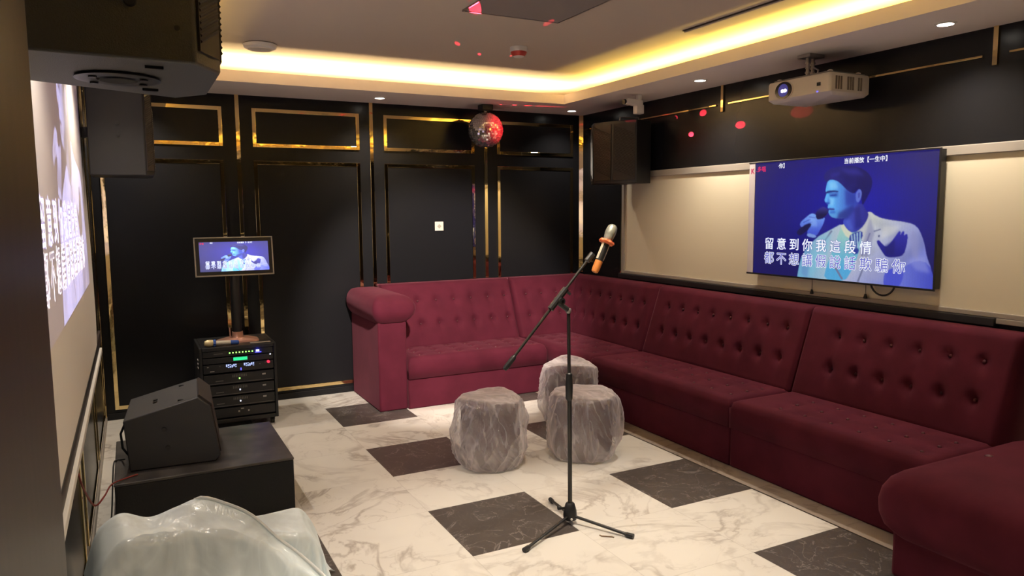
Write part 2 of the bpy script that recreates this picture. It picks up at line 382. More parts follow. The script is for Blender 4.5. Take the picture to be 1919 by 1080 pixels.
# left wall
struct(MB().box((XL-0.1, YF-0.1, 0), (XL, YB+0.1, ZT)).build('wall_left', BLACKWALL))
struct(MB().box((XL-0.1, YF-0.1, 0), (XR+0.1, YF, ZT)).build('wall_front', BLACKWALL))
trim(MB().box((XL, -1.7, 0.655), (XL+0.03, 2.87, 0.69)), WHITEP, 0.004)
trim(MB().box((XL, -1.7, 0.69), (XL+0.016, 3.15, 0.775)), DARKWOOD, 0.003)
trim(MB().box((XL, -1.7, 0.0), (XL+0.012, 3.45, 0.045)), FRAMEC, 0.003)
trim(MB().box((XL, 2.78, 0.80), (XL+0.010, 2.795, ZS)), GOLD, 0.001)
trim(MB().box((XL, 3.38, 0.05), (XL+0.012, 3.405, ZS)), GOLD, 0.003)
for a, b in ((-0.9, 0.55), (0.75, 1.9), (2.1, 3.2)):
    s = MB()
    s.box((XL, a, 0.10), (XL+0.008, a+0.02, 0.60)).box((XL, b-0.02, 0.10), (XL+0.008, b, 0.60)).box((XL, a+0.02, 0.58), (XL+0.008, b-0.02, 0.60)).box((XL, a+0.02, 0.10), (XL+0.008, b-0.02, 0.12))
    trim(s, GOLD, 0.002)
# open door leaf at the left edge of the view
dr = struct(MB().box((-1.515, -3.35, 0.01), (-1.472, -1.875, 2.45)).build('door_1', DARKWOOD, bevel=0.003))
h = MB(); h.tube([(-1.472, -1.96, 1.06), (-1.435, -1.96, 1.06)], 0.012); h.tube([(-1.44, -1.955, 1.06), (-1.437, -2.07, 1.06)], 0.010)
h.box((-1.474, -1.985, 1.00), (-1.468, -1.935, 1.12)); h.build('door_handle', STEEL, dr, smooth=True)
MB().tube([(-1.473, -2.17, 1.86), (-1.470, -2.17, 1.86)], 0.003).build('screw', WHITEP, dr)

# ------------------------------------------------------------------ screen picture (painted in the screens, as they show it)
def inv_uv(u, v):
    zl, zr, xl, xr = 1/645.0, 1/815.0, 112.0, 1160.0
    x = (xl*zl*(1-u) + xr*zr*u) / (zl*(1-u) + zr*u)
    # weights are depth, points further left are farther
    top = 150 - 72*(x-108)/1052; bot = 795 + 98*(x-127)/1033
    return x, top + (bot-top)*v
def inside(px, py, poly):
    r = np.zeros(px.shape, bool); n = len(poly)
    for i in range(n):
        x0, y0 = poly[i]; x1, y1 = poly[(i+1) % n]
        if y0 == y1: continue
        c = ((y0 > py) != (y1 > py)) & (px < (x1-x0)*(py-y0)/(y1-y0) + x0)
        r ^= c
    return r
def sm(p, it=2):
    p = [Vector(q) for q in p]
    for _ in range(it):
        q = []
        for i in range(len(p)):
            a, b = p[i], p[(i+1) % len(p)]; q += [a*0.75+b*0.25, a*0.25+b*0.75]
        p = q
    return [tuple(q) for q in p]
def lerp(a, b, t): t = np.clip(t, 0, 1)[..., None]; return np.array(a)*(1-t) + np.array(b)*t
def soft(c, m, col, alpha, n):
    k = m.astype(float)
    for _ in range(n):
        p = np.pad(k, 1, 'edge'); k = (p[:-2, 1:-1]+p[2:, 1:-1]+p[1:-1, :-2]+p[1:-1, 2:]+2*k)/6
    k = (k*alpha)[..., None]; return c*(1-k)+np.array(col, float)*k
SOFT = [  # light and shade within the filmed singer: outline, colour, strength, softness
    ([(600, 445), (680, 395), (695, 425), (650, 478), (590, 480)], (26, 36, 128), 0.70, 14),
    ([(535, 350), (572, 358), (568, 400), (548, 398)], (150, 212, 250), 0.55, 10),
    ([(538, 264), (575, 262), (592, 300), (545, 304)], (150, 214, 252), 0.55, 12),
    ([(538, 322), (592, 320), (592, 350), (545, 350)], (34, 66, 170), 0.55, 7),
    ([(536, 345), (552, 376), (546, 392), (530, 390)], (52, 110, 215), 0.6, 5),
    ([(548, 432), (580, 430), (580, 444), (552, 446)], (40, 80, 190), 0.7, 5),
    ([(632, 305), (690, 335), (690, 392), (640, 400)], (34, 48, 152), 0.65, 16),
    ([(555, 452), (600, 452), (590, 470), (560, 466)], (100, 165, 235), 0.5, 8),
    ([(690, 420), (720, 400), (740, 520), (700, 540)], (28, 30, 120), 0.6, 10),
    ([(640, 490), (668, 480), (690, 545), (665, 540)], (84, 104, 205), 0.5, 8),
    ([(600, 186), (700, 188), (742, 230), (640, 214)], (48, 52, 158), 0.6, 14),
    ([(545, 215), (600, 200), (600, 222), (550, 240)], (42, 48, 150), 0.6, 8),
    ([(785, 470), (812, 560), (770, 720), (738, 650)], (120, 122, 165), 0.55, 10),
    ([(500, 590), (560, 560), (540, 700), (450, 820), (420, 760)], (120, 190, 215), 0.45, 22),
    ([(395, 800), (400, 700), (440, 640), (450, 720), (430, 830)], (90, 130, 190), 0.5, 16),
    ([(1030, 540), (1065, 600), (1070, 730), (1035, 700), (1010, 600)], (140, 142, 190), 0.6, 16),
    ([(860, 520), (960, 520), (930, 560), (850, 600)], (222, 222, 215), 0.5, 18),
    ([(1010, 720), (1100, 700), (1140, 800), (1060, 780)], (150, 156, 220), 0.5, 16),
    ([(780, 720), (860, 720), (880, 840), (780, 840)], (150, 152, 190), 0.45, 20),
    ([(870, 640), (930, 600), (930, 690), (885, 690)], (20, 20, 104), 0.6, 8),
    ([(430, 470), (470, 470), (480, 520), (445, 520)], (150, 190, 248), 0.45, 9),
]
def paint(nu, nv):
    U, V = np.meshgrid(np.linspace(0, 1, nu), np.linspace(0, 1, nv))
    acc = np.zeros((nv, nu, 3))
    offs = [(-.25, -.25), (.25, -.25), (-.25, .25), (.25, .25)]
    def N(x, y, s): return np.sin(x*s*1.3+1.7*np.sin(y*s))*np.sin(y*s*0.9+1.1*np.sin(x*s*0.7))
    for ou, ov in offs:
        x, y = inv_uv(U+ou/nu, V+ov/nv)
        d = np.hypot((x-700)/700, (y-380)/450)
        c = lerp((22, 24, 168), (10, 12, 92), d*0.95)
        def fill(poly, col, s=2):
            m = inside(x, y, sm(poly, s) if s else poly); cc = col if isinstance(col, np.ndarray) else np.broadcast_to(np.array(col, float), c.shape)
            c[m] = cc[m]
        jac = lerp((205, 208, 205), (120, 128, 205), (x-640)/480 + (y-640)/520)
        jac = jac * (1 - 0.10*np.clip(N(x, y, 0.018), 0, 1))[..., None]
        jac = np.where(((x < 640))[..., None], lerp((110, 170, 205), (175, 190, 205), (x-400)/200), jac)
        fill([(370, 840), (380, 760), (395, 690), (470, 590), (560, 540), (625, 503), (660, 545), (720, 530), (765, 440), (785, 436), (810, 458), (860, 480), (1000, 500), (1050, 520), (1082, 575), (1103, 640), (1115, 700), (1145, 770), (1165, 860), (1165, 920), (370, 920)], jac, 1)
        # far sleeve in blue shade
        fill([(990, 760), (1060, 720), (1130, 740), (1165, 830), (1165, 920), (890, 920), (905, 840)], lerp((120, 130, 215), (60, 70, 185), (x-900)/260), 1)
        fill([(870, 800), (930, 760), (1000, 790), (960, 900), (880, 900)], (70, 80, 200))
        # shirt, collar, tie
        fill([(628, 508), (670, 560), (720, 545), (745, 600), (720, 700), (690, 780), (650, 850), (525, 840), (545, 740), (590, 620), (605, 560)], lerp((165, 205, 190), (80, 165, 215), (y-520)/260), 1)
        fill([(610, 520), (640, 505), (690, 565), (660, 600)], (205, 210, 190), 1)
        fill([(700, 560), (755, 515), (775, 445), (790, 470), (765, 560), (735, 605)], (188, 190, 195), 1)
        fill([(664, 580), (690, 560), (742, 545), (745, 590), (715, 620), (730, 680), (690, 690), (675, 630)], (45, 60, 150), 1)
        for k in range(4): fill([(676+k*16, 572-k*6), (684+k*16, 569-k*6), (694+k*14, 650), (686+k*14, 652)], (150, 180, 210), 0)
        # lapels and creases
        for p in ([(720, 850), (760, 740), (768, 740), (732, 850)], [(560, 700), (640, 830), (632, 838), (552, 708)], [(805, 548), (845, 536), (847, 543), (808, 556)], [(560, 545), (500, 640), (508, 640), (570, 548)], [(780, 560), (740, 700), (746, 702), (790, 562)]):
            fill(p, (110, 115, 150), 0)
        fill([(832, 574), (843, 572), (842, 586), (833, 586)], (70, 75, 120), 1)
        # neck
        fill([(630, 480), (690, 395), (735, 385), (752, 425), (778, 450), (755, 510), (715, 552), (682, 560), (655, 542), (628, 505)], lerp((62, 78, 190), (40, 42, 140), (x-640)/120))
        # face
        fc = lerp((96, 178, 245), (44, 58, 172), (x-560)/150)
        fc = fc*(1-0.25*np.clip((y-420)/80, 0, 1))[..., None]
        fill([(524, 285), (530, 258), (552, 246), (600, 262), (650, 315), (690, 330), (722, 330), (728, 350), (712, 392), (700, 400), (678, 440), (650, 468), (620, 478), (570, 472), (550, 458), (540, 436), (546, 424), (534, 410), (540, 395), (524, 383), (515, 370), (522, 345), (528, 325), (519, 318)], fc, 1)
        # ear
        fill([(695, 325), (712, 302), (730, 312), (728, 350), (715, 382), (700, 380), (694, 350)], (92, 112, 205))
        fill([(706, 330), (717, 320), (720, 345), (711, 364)], (64, 74, 172))
        # brow, eye, nostril, mouth
        fill([(519, 322), (540, 310), (590, 312), (598, 322), (560, 320), (524, 331)], (28, 40, 120), 1)
        fill([(545, 338), (588, 333), (586, 342), (550, 346)], (35, 60, 150), 1)
        fill([(519, 380), (545, 378), (552, 388), (535, 394)], (38, 70, 170), 1)
        fill([(538, 412), (578, 416), (576, 427), (546, 426)], (60, 70, 165), 1)
        fill([(540, 420), (575, 422), (572, 425), (545, 424)], (25, 35, 110), 0)
        # hair
        hc = lerp((28, 30, 120), (12, 14, 96), (x-560)/180 + 0.25*N(x, y, 0.04))
        fill([(518, 262), (505, 232), (520, 200), (560, 178), (640, 166), (705, 176), (758, 206), (788, 252), (782, 305), (765, 345), (748, 380), (735, 402), (727, 352), (730, 318), (712, 300), (694, 318), (684, 332), (652, 318), (626, 292), (602, 268), (572, 248), (545, 246), (528, 262)], hc, 1)
        # hand holding the microphone
        hd = lerp((120, 165, 240), (62, 84, 205), (y-450)/110)
        fill([(378, 515), (382, 495), (410, 470), (440, 444), (465, 448), (482, 470), (505, 480), (524, 466), (516, 505), (495, 545), (478, 578), (440, 572), (418, 556), (440, 520), (392, 528)], hd, 1)
        for p in ([(395, 496), (440, 476), (442, 480), (397, 501)], [(402, 512), (450, 492), (452, 496), (404, 517)], [(430, 462), (470, 470), (468, 474), (430, 467)]): fill(p, (60, 80, 190), 0)
        fill([(358, 552), (400, 515), (440, 500), (448, 512), (420, 548), (385, 575), (368, 570)], (14, 16, 74), 1)
        fill([(470, 470), (468, 440), (488, 415), (512, 406), (530, 415), (544, 432), (530, 456), (505, 476), (482, 482)], lerp((60, 60, 150), (14, 14, 70), (y-405)/50), 1)
        fill([(425, 558), (480, 575), (470, 590), (420, 580)], (120, 150, 215), 1)
        # raised hand
        fill([(822, 612), (838, 600), (856, 622), (880, 645), (905, 620), (935, 575), (950, 550), (962, 552), (958, 578), (972, 548), (984, 556), (978, 580), (994, 564), (1003, 574), (1000, 630), (985, 690), (950, 704), (885, 706), (858, 670)], lerp((38, 40, 165), (22, 22, 120), (y-560)/150), 1)
        c = c*(1+0.03*N(x, y, 0.3))[..., None]
        for _p, _c, _a, _n in SOFT: c = soft(c, inside(x, y, _p), _c, _a, _n)
        acc += np.clip(c, 0, 255)
    acc /= len(offs)
    s = acc/255.0
    return np.where(s <= 0.04045, s/12.92, ((s+0.055)/1.055)**2.4)
def blur(a, n):
    for _ in range(n):
        p = np.pad(a, ((1, 1), (1, 1), (0, 0)), 'edge'); a = (p[:-2, 1:-1]+p[2:, 1:-1]+p[1:-1, :-2]+p[1:-1, 2:]+4*a)/8
    return a
PIC = blur(paint(384, 216), 1)

def emit_attr_mat(name, strength, wash=0.0, diffuse=(0.02, 0.02, 0.02), rough=0.25):
    m = bpy.data.materials.new(name); m.use_nodes = True; nt = m.node_tree; b = nt.nodes['Principled BSDF']
    at = nt.nodes.new('ShaderNodeAttribute'); at.attribute_name = 'picture'
    nt.links.new(at.outputs['Color'], b.inputs['Emission Color'])
    b.inputs['Emission Strength'].default_value = strength; b.inputs['Base Color'].default_value = (*diffuse, 1); b.inputs['Roughness'].default_value = rough
    return m
def text_bm(body, size, offset=0.0, space=1.0):
    cu = bpy.data.curves.new('t', 'FONT'); cu.body = body; cu.size = size; cu.offset = offset; cu.space_character = space
    cu.resolution_u = 2; cu.fill_mode = 'FRONT'
    o = bpy.data.objects.new('t', cu); COL.objects.link(o)
    dg = bpy.context.evaluated_depsgraph_get(); me = o.evaluated_get(dg).to_mesh()
    v = np.array([tuple(p.co) for p in me.vertices]); f = [tuple(p.vertices) for p in me.polygons]
    o.evaluated_get(dg).to_mesh_clear(); bpy.data.objects.remove(o); bpy.data.curves.remove(cu)
    return v, f
TEXTS = []   # (u, v of baseline-left, size in widths, string, material slot, pitch, offset, layer)
def screen_texts():
    """u, v of the baseline start, size, string, material slot, stroke widening, layer"""
    T = [(0.543, 0.055, 0.0265, '当前播放【一生中】', 1, 0.0005, 1), (0.150, 0.055, 0.0265, '·你】', 1, 0.0005, 1), (0.004, 0.075, 0.030, '.多唱', 3, 0.0007, 1)]
    for i, ch in enumerate('留意到你我這段情'):
        T.append((0.075+0.0812*i, 0.765, 0.0640, ch, 2, 0.0024, 1)); T.append((0.075+0.0812*i, 0.765, 0.0640, ch, 1, 0.0008, 2))
    for i, ch in enumerate('都不想講假說話欺騙你'):
        T.append((0.075+0.0814*i, 0.895, 0.0660, ch, 1, 0.0026, 1)); T.append((0.075+0.0814*i, 0.895, 0.0660, ch, 4, 0.0, 2))
    return T
def widen(vf, d):
    v, f = vf
    if d <= 0: return v, f
    V = []; F = []
    for k in range(8):
        a = PI*k/4; b = len(V)
        V += [(p[0]+d*math.cos(a), p[1]+d*math.sin(a), 0) for p in v]; F += [tuple(b+q for q in g) for g in f]
    return V, F
TXT = [(t, widen(text_bm(t[3], t[2]), t[5])) for t in screen_texts()]
def screen_mesh(name, W, H, pic_mat, white, blue, red, step=1, gap=0.0004, src=None, inner=None):
    """flat picture in local x (right) / z (up), facing -y"""
    P = (PIC if src is None else src)[::step, ::step]; nv, nu = P.shape[:2]
    verts = [((j/(nu-1)-0.5)*W, 0.0, (0.5-i/(nv-1))*H) for i in range(nv) for j in range(nu)]
    faces = [(i*nu+j, (i+1)*nu+j, (i+1)*nu+j+1, i*nu+j+1) for i in range(nv-1) for j in range(nu-1)]
    cols = [(*P[i, j], 1.0) for i in range(nv) for j in range(nu)]; mi = [0]*len(faces)
    for t, (tv, tf) in TXT:
        base = len(verts)
        for p in tv: verts.append(((t[0]-0.5+p[0])*W, -gap*t[6], (0.5-t[1])*H + p[1]*W))
        faces += [tuple(base+k for k in f) for f in tf]; mi += [t[4]]*len(tf); cols += [(1, 1, 1, 1)]*len(tv)
    me = bpy.data.meshes.new(name); me.from_pydata(verts, [], faces)
    a = me.color_attributes.new('picture', 'FLOAT_COLOR', 'POINT')
    a.data.foreach_set('color', np.array(cols, dtype=np.float32).ravel())
    for m in (pic_mat, white, blue, red, inner or blue): me.materials.append(m)
    me.polygons.foreach_set('material_index', mi)
    return me
TV_PIC = emit_attr_mat('tv_picture', 0.85)
TV_W = em('tv_text_white', (0.92, 0.95, 1.0), 0.85); TV_B = em('tv_text_blue', (0.02, 0.025, 0.42), 0.8); TV_R = em('tv_text_red', (0.75, 0.03, 0.14), 0.8)

# ------------------------------------------------------------------ television on the right wall
tv = thing('television', 'large flat television showing a singer in a pale jacket, on the cream wall', 'television', (2.76, 0.285, 1.163), -PI/2)
# local: x -> -y world, y -> x world (into the wall)
TVW, TVH = 1.395, 0.806
MB().box((-TVW/2-0.062, 0.004, 0.0), (TVW/2+0.012, 0.045, TVH)).build('back_case', BLACKP, tv, bevel=0.006)
MB().box((-0.25, 0.045, 0.2), (0.25, 0.068, 0.6)).build('wall_bracket', BLACKM, tv)
s = MB(); e = 0.010
s.box((-TVW/2-0.064, -0.004, -0.012), (TVW/2+e, 0.006, 0.0)).box((-TVW/2-0.064, -0.004, TVH), (TVW/2+e, 0.006, TVH+0.008)).box((TVW/2, -0.004, 0.0), (TVW/2+e+0.004, 0.04, TVH))
s.build('bezel', BLACKP, tv)
me = screen_mesh('screen', TVW, TVH, TV_PIC, TV_W, TV_B, TV_R, inner=em('tv_text_lilac', (0.10, 0.11, 0.62), 0.8))
o = bpy.data.objects.new('screen', me); COL.objects.link(o); o.parent = tv; o.location = (0, 0.0, TVH/2)
st = MB().box((-TVW/2-0.060, -0.002, 0.0), (-TVW/2-0.004, 0.004, TVH)).build('protective_film_strip', mat('pale_film', (0.72, 0.66, 0.70), 0.5), tv)
st['label'] = 'pale strip of film along the screen edge'
v, f = text_bm('K', 0.055, 0.001)
me = bpy.data.meshes.new('logo'); me.from_pydata([(-TVW/2-0.045+p[0], -0.003, TVH-0.075+p[1]) for p in v], [], f); me.materials.append(TV_R)
o = bpy.data.objects.new('logo', me); COL.objects.link(o); o.parent = st
def pull_cord(y, ztop, zbot, label):
    c = thing('hanging_cord', label, 'cord', (2.815, y, zbot), group='cords hanging below the television')
    MB().tube([(0, 0, ztop-zbot+0.03), (0.002, 0, 0.02)], 0.002, 6).build('string', CABLEK, c)
    MB().lathe([(0.006, 0.032), (0.008, 0.022), (0.014, 0.004), (0.008, 0.0)], n=12).build('tassel', BLACKP, c, smooth=True)
pull_cord(0.49, 1.16, 1.045, 'thin cord with black tassel below the television, nearer the screen middle')
pull_cord(0.069, 1.16, 1.055, 'thin cord with black tassel below the television, beside the cable loop')
tag(MB().tube([(2.80, 0.02+0.085*(-math.sin(PI*(t-0.5)))*1.0-0.08, 1.175-0.085*math.cos(PI*(t-0.5))) for t in [i/12 for i in range(13)]], 0.006, 8).build('power_cable', CABLEK, smooth=True),
    'black cable looping down below the lower edge of the television', 'cable')

# ------------------------------------------------------------------ projection screen on the left wall
ps = thing('projection_screen', 'tall white projection screen on the left wall with a washed out singer and lyrics', 'projection screen', (XL+0.006, 0, 0))
g = MB(); zs = [0.782+(2.603-0.782)*i/40 for i in range(41)]
EDGE = [(0.782, 2.40), (0.84, 2.46), (0.99, 2.52), (1.42, 2.456), (1.89, 2.282), (2.19, 2.234), (2.40, 2.103), (2.61, 2.05)]
P = []
for z in zs:
    yr = lerp1(z, EDGE)
    P.append([(0.0135, -1.55 + (yr+1.55)*j/30, z) for j in range(31)])
g.grid(P, True); P2 = [[(0.004, p[1], p[2]) for p in r] for r in P]; g.grid(P2)
g.build('fabric', mat('projection_fabric', (0.78, 0.74, 0.70), 0.8, spec=0.1), ps)
PJ_PIC = emit_attr_mat('projected_picture', 0.75, diffuse=(0.78, 0.74, 0.72), rough=0.85)
PJ_W = mat('projected_white', (0.78, 0.74, 0.72), 0.85, emit=(0.9, 0.88, 1.0), estr=0.45); PJ_B = mat('projected_lilac', (0.78, 0.74, 0.72), 0.85, emit=(0.42, 0.38, 0.75), estr=0.30); PJ_R = mat('projected_red', (0.78, 0.74, 0.72), 0.85, emit=(0.7, 0.2, 0.25), estr=0.4)
# a projector cannot throw black: the deep blue ground adds almost nothing to the white cloth
lum = (0.30*PIC[..., 0]+0.55*PIC[..., 1]+0.15*PIC[..., 2]); lum = np.clip((lum-0.055)/0.35, 0, 1)[..., None]
PROJ = np.array([0.50, 0.50, 0.92])*lum**0.8 + np.array([0.012, 0.01, 0.06])
me = screen_mesh('projected_image', 2.75, 1.37, PJ_PIC, PJ_W, PJ_B, PJ_R, 1, 0.0006, PROJ)
o = bpy.data.objects.new('projected_image', me); COL.objects.link(o); o.parent = ps; o.location = (0.0145, 0.64, 1.91); o.rotation_euler = (0, 0, PI/2)
MB().box((0.0, -1.55, 0.772), (0.016, 2.42, 0.782)).build('bottom_bar', BLACKM, ps)

# ------------------------------------------------------------------ tufted sofa
def tufted(W, H, D, buttons, r=0.05, nu=None, nv=None, dimple=0.022, rad=0.045, puff=0.012, corner=0.04):
    """closed cushion, u across 0..W, v up 0..H, d outwards 0..D; returns list of (points, faces)"""
    nu = nu or max(12, int(W/0.022)); nv = nv or max(10, int(H/0.022))
    pts = []; idx = {}
    def round_in(a, L):
        e = min(a, L-a)
        return 0 if e >= r else r - math.sqrt(max(0, r*r-(r-e)**2))
    us = [0.5*W*(1-math.cos(PI*i/nu))*0.25 + 0.75*W*i/nu for i in range(nu+1)]
    vs = [0.5*H*(1-math.cos(PI*i/nv))*0.25 + 0.75*H*i/nv for i in range(nv+1)]
    G = []
    for v in vs:
        row = []
        for u in us:
            d = D - max(round_in(u, W), round_in(v, H)) + puff*math.sin(PI*u/W)*math.sin(PI*v/H)
            for bu, bv in buttons:
                q = math.hypot(u-bu, v-bv)
                d -= dimple*math.exp(-(q/rad)**2*2.2)
                d -= 0.35*dimple*math.exp(-abs(u-bu)/0.012)*math.exp(-((v-bv)/0.09)**2)
            row.append((u, v, max(d, 0.004)))
        G.append(row)
    return G
def cushion_obj(name, G, fn, parent, buttons=(), D=0.1, label=None):
    m = MB()
    P = [[fn(u, v, d) for u, v, d in row] for row in G]
    m.grid(P)
    rim = [(u, v) for u, v, d in G[0]] + [(row[-1][0], row[-1][1]) for row in G[1:]] + [(u, v) for u, v, d in reversed(G[-1][:-1])] + [(row[0][0], row[0][1]) for row in reversed(G[1:-1])]
    dep = [d for u, v, d in G[0]] + [row[-1][2] for row in G[1:]] + [d for u, v, d in reversed(G[-1][:-1])] + [row[0][2] for row in reversed(G[1:-1])]
    m.rings([[fn(u, v, d) for (u, v), d in zip(rim, dep)], [fn(u, v, 0) for u, v in rim]], cap0=False)
    bmesh.ops.remove_doubles(m.bm, verts=m.bm.verts, dist=1e-4)
    m.mi = 1
    for bu, bv in buttons:
        d = min((abs(p[0]-bu)+abs(p[1]-bv), p[2]) for row in G for p in row)[1]
        c = Vector(fn(bu, bv, d+0.002)); m.ball(c, 0.011, u=8, v=6)
    o = m.build(name, [VELVET, BUTTON], parent, smooth='all')
    return o
BT, SEATZ, SEAM = 0.98, 0.435, 0.255
def back_fn(x0, along, out, foot, top):
    """u runs along 'along' from x0; v up the sloped back; d outwards"""
    ax = Vector((*along, 0)); ox = Vector((*out, 0)); z0, z1 = 0.40, BT
    def fn(u, v, d):
        t = v/(z1-z0); off = foot*(1-t)+top*t          # distance of the face from the wall
        f = (off*(d/0.1))                              # d=0.1 puts the point on the face
        p = Vector((*x0, 0)) + ax*u + ox*f; p.z = z0+v; return p
    return fn
def row_buttons(W, zs, first, pitch, n): return [(first+pitch*i, z-0.40) for z in zs for i in range(n) if first+pitch*i < W-0.04]
def sofa_module(label, loc):
    return thing('sofa_section', label, 'sofa', loc, group='sections of the burgundy velvet corner sofa')
def back_cushion(parent, origin, along, out, W, foot, top, btn):
    H = BT-0.40; G = tufted(W, H, 0.1, btn, r=0.028, dimple=0.016, rad=0.042, puff=0.008)
    L = parent.location; x0 = (origin[0]-L.x, origin[1]-L.y)
    cushion_obj('backrest', G, back_fn(x0, along, out, foot, top), parent, btn)
def seat_cushion(parent, x0, x1, y0, y1, btn, r=0.05):
    L = parent.location
    G = tufted(x1-x0, y1-y0, SEATZ-SEAM, btn, r=r, dimple=0.014, rad=0.05, puff=0.008)
    cushion_obj('seat', G, lambda u, v, d: Vector((x0-L.x+u, y0-L.y+v, SEAM+d)), parent, btn)
def base_box(parent, x0, x1, y0, y1, z1=SEAM+0.004):
    L = parent.location
    MB().box((x0-L.x, y0-L.y, 0.0), (x1-L.x, y1-L.y, z1)).build('base', VELVET, parent, bevel=0.012, smooth=True)
WG = 0.02   # gap to the wall
FOOT, TOP = 0.40, 0.155
# left section with its rolled arm
sa = sofa_module('short sofa section on the black back wall, with a rolled arm at its left end', (1.12, 2.95, 0))
yb = YB-WG
base_box(sa, 0.612, 1.905, 2.635, yb)
seat_cushion(sa, 0.612, 1.925, 2.62, 3.16, [(0.14+0.18*i, v) for v in (0.13, 0.27, 0.41) for i in range(7)])
back_cushion(sa, (1.905, yb), (-1, 0), (0, -1), 1.30, FOOT, TOP, [(1.30-p, q) for p, q in row_buttons(1.30, (0.62, 0.82), 0.15, 0.178, 7)])
def arm(parent, x0, x1, y0, y1, z0, z1, bulge, rad):
    L = parent.location; x0 -= L.x; x1 -= L.x; y0 -= L.y; y1 -= L.y
    MB().box((x0, y0, 0), (x1, y1, z0+0.01)).build('arm_panel', VELVET, parent, bevel=0.014, smooth=True)
    m = MB(); R = []; h = z1-z0
    for t, o in ((0, -0.004), (0.06, 0.22), (0.16, 0.55), (0.30, 0.86), (0.46, 1.0), (0.62, 0.97), (0.76, 0.78), (0.87, 0.45), (0.94, 0.05), (0.98, -0.5), (1.0, -1.2), (1.006, -1.9)):
        b = bulge*o
        R.append([(x, y, z0+h*t) for x, y in rrect(x0-b*0.75, x1+b, y0-b, y1+min(b, 0), rad)])
    m.rings(R); m.build('arm_pad', VELVET, parent, smooth='all')
arm(sa, 0.37, 0.612, 2.66, yb, 0.73, 0.965, 0.07, 0.05)
# corner section
sc_ = sofa_module('corner sofa section where the black back wall meets the right wall', (2.4, 2.9, 0))
xb = XR-0.06
base_box(sc_, 1.955, xb, 1.965, yb)
seat_cushion(sc_, 1.945, 2.50, 1.965, 3.16, [(u, 0.14+0.18*i) for u in (0.14, 0.28, 0.42) for i in range(6)])
back_cushion(sc_, (xb, yb), (-1, 0), (0, -1), xb-1.915, FOOT, TOP, [(xb-x, z-0.40) for z in (0.62, 0.82) for x in (2.06, 2.23, 2.40, 2.57)])
back_cushion(sc_, (xb, 1.97), (0, 1), (-1, 0), 1.33, FOOT-0.07, 0.13, [(0.14+0.17*i, z-0.40) for z in (0.62, 0.82) for i in range(7)])
# two long sections on the right wall
for (y0, y1, lab) in ((0.355, 1.962, 'long sofa section on the right wall, under the left half of the television'), (-0.965, 0.352, 'long sofa section on the right wall, nearest to the camera')):
    sr = sofa_module(lab, (2.4, (y0+y1)/2, 0))
    W = y1-y0
    base_box(sr, 1.955, xb, y0, y1)
    seat_cushion(sr, 1.945, 2.50, y0, y1, [(u, 0.13+0.18*i) for u in (0.14, 0.28, 0.42) for i in range(int((W-0.1)/0.18))])
    back_cushion(sr, (xb, y0), (0, 1), (-1, 0), W, FOOT-0.07, 0.13, [(0.16+0.18*i, z-0.40) for z in (0.62, 0.82) for i in range(int((W-0.14)/0.18))])
# end piece in the right foreground
ep = thing('sofa_end_piece', 'burgundy velvet sofa end with a bulging tufted pad, at the bottom right corner', 'sofa', (2.0, -1.5, 0))
MB().box((-0.43, -0.5, 0), (0.55, 0.452, 0.25)).build('base', VELVET, ep, bevel=0.02, smooth=True)
m = MB(); R = []
for t, o in ((0.19, 0.0), (0.215, 0.35), (0.25, 0.75), (0.31, 1.0), (0.38, 1.05), (0.44, 0.9), (0.49, 0.55), (0.525, 0.0), (0.55, -0.9), (0.565, -2.2), (0.572, -4.0)):
    b = 0.06*o; R.append([(x, y, 0.19+(t-0.19)*0.845) for x, y in rrect(-0.43-b, 0.56, -0.5-b, 0.455+b, 0.08, 10)])
m.rings(R)
# button on the pad top
m.mi = 1; m.ball((0.06, 0.33, 0.503), 0.02, sz=0.5, u=10, v=6)
m.build('pad', [VELVET, BUTTON], ep, smooth='all')
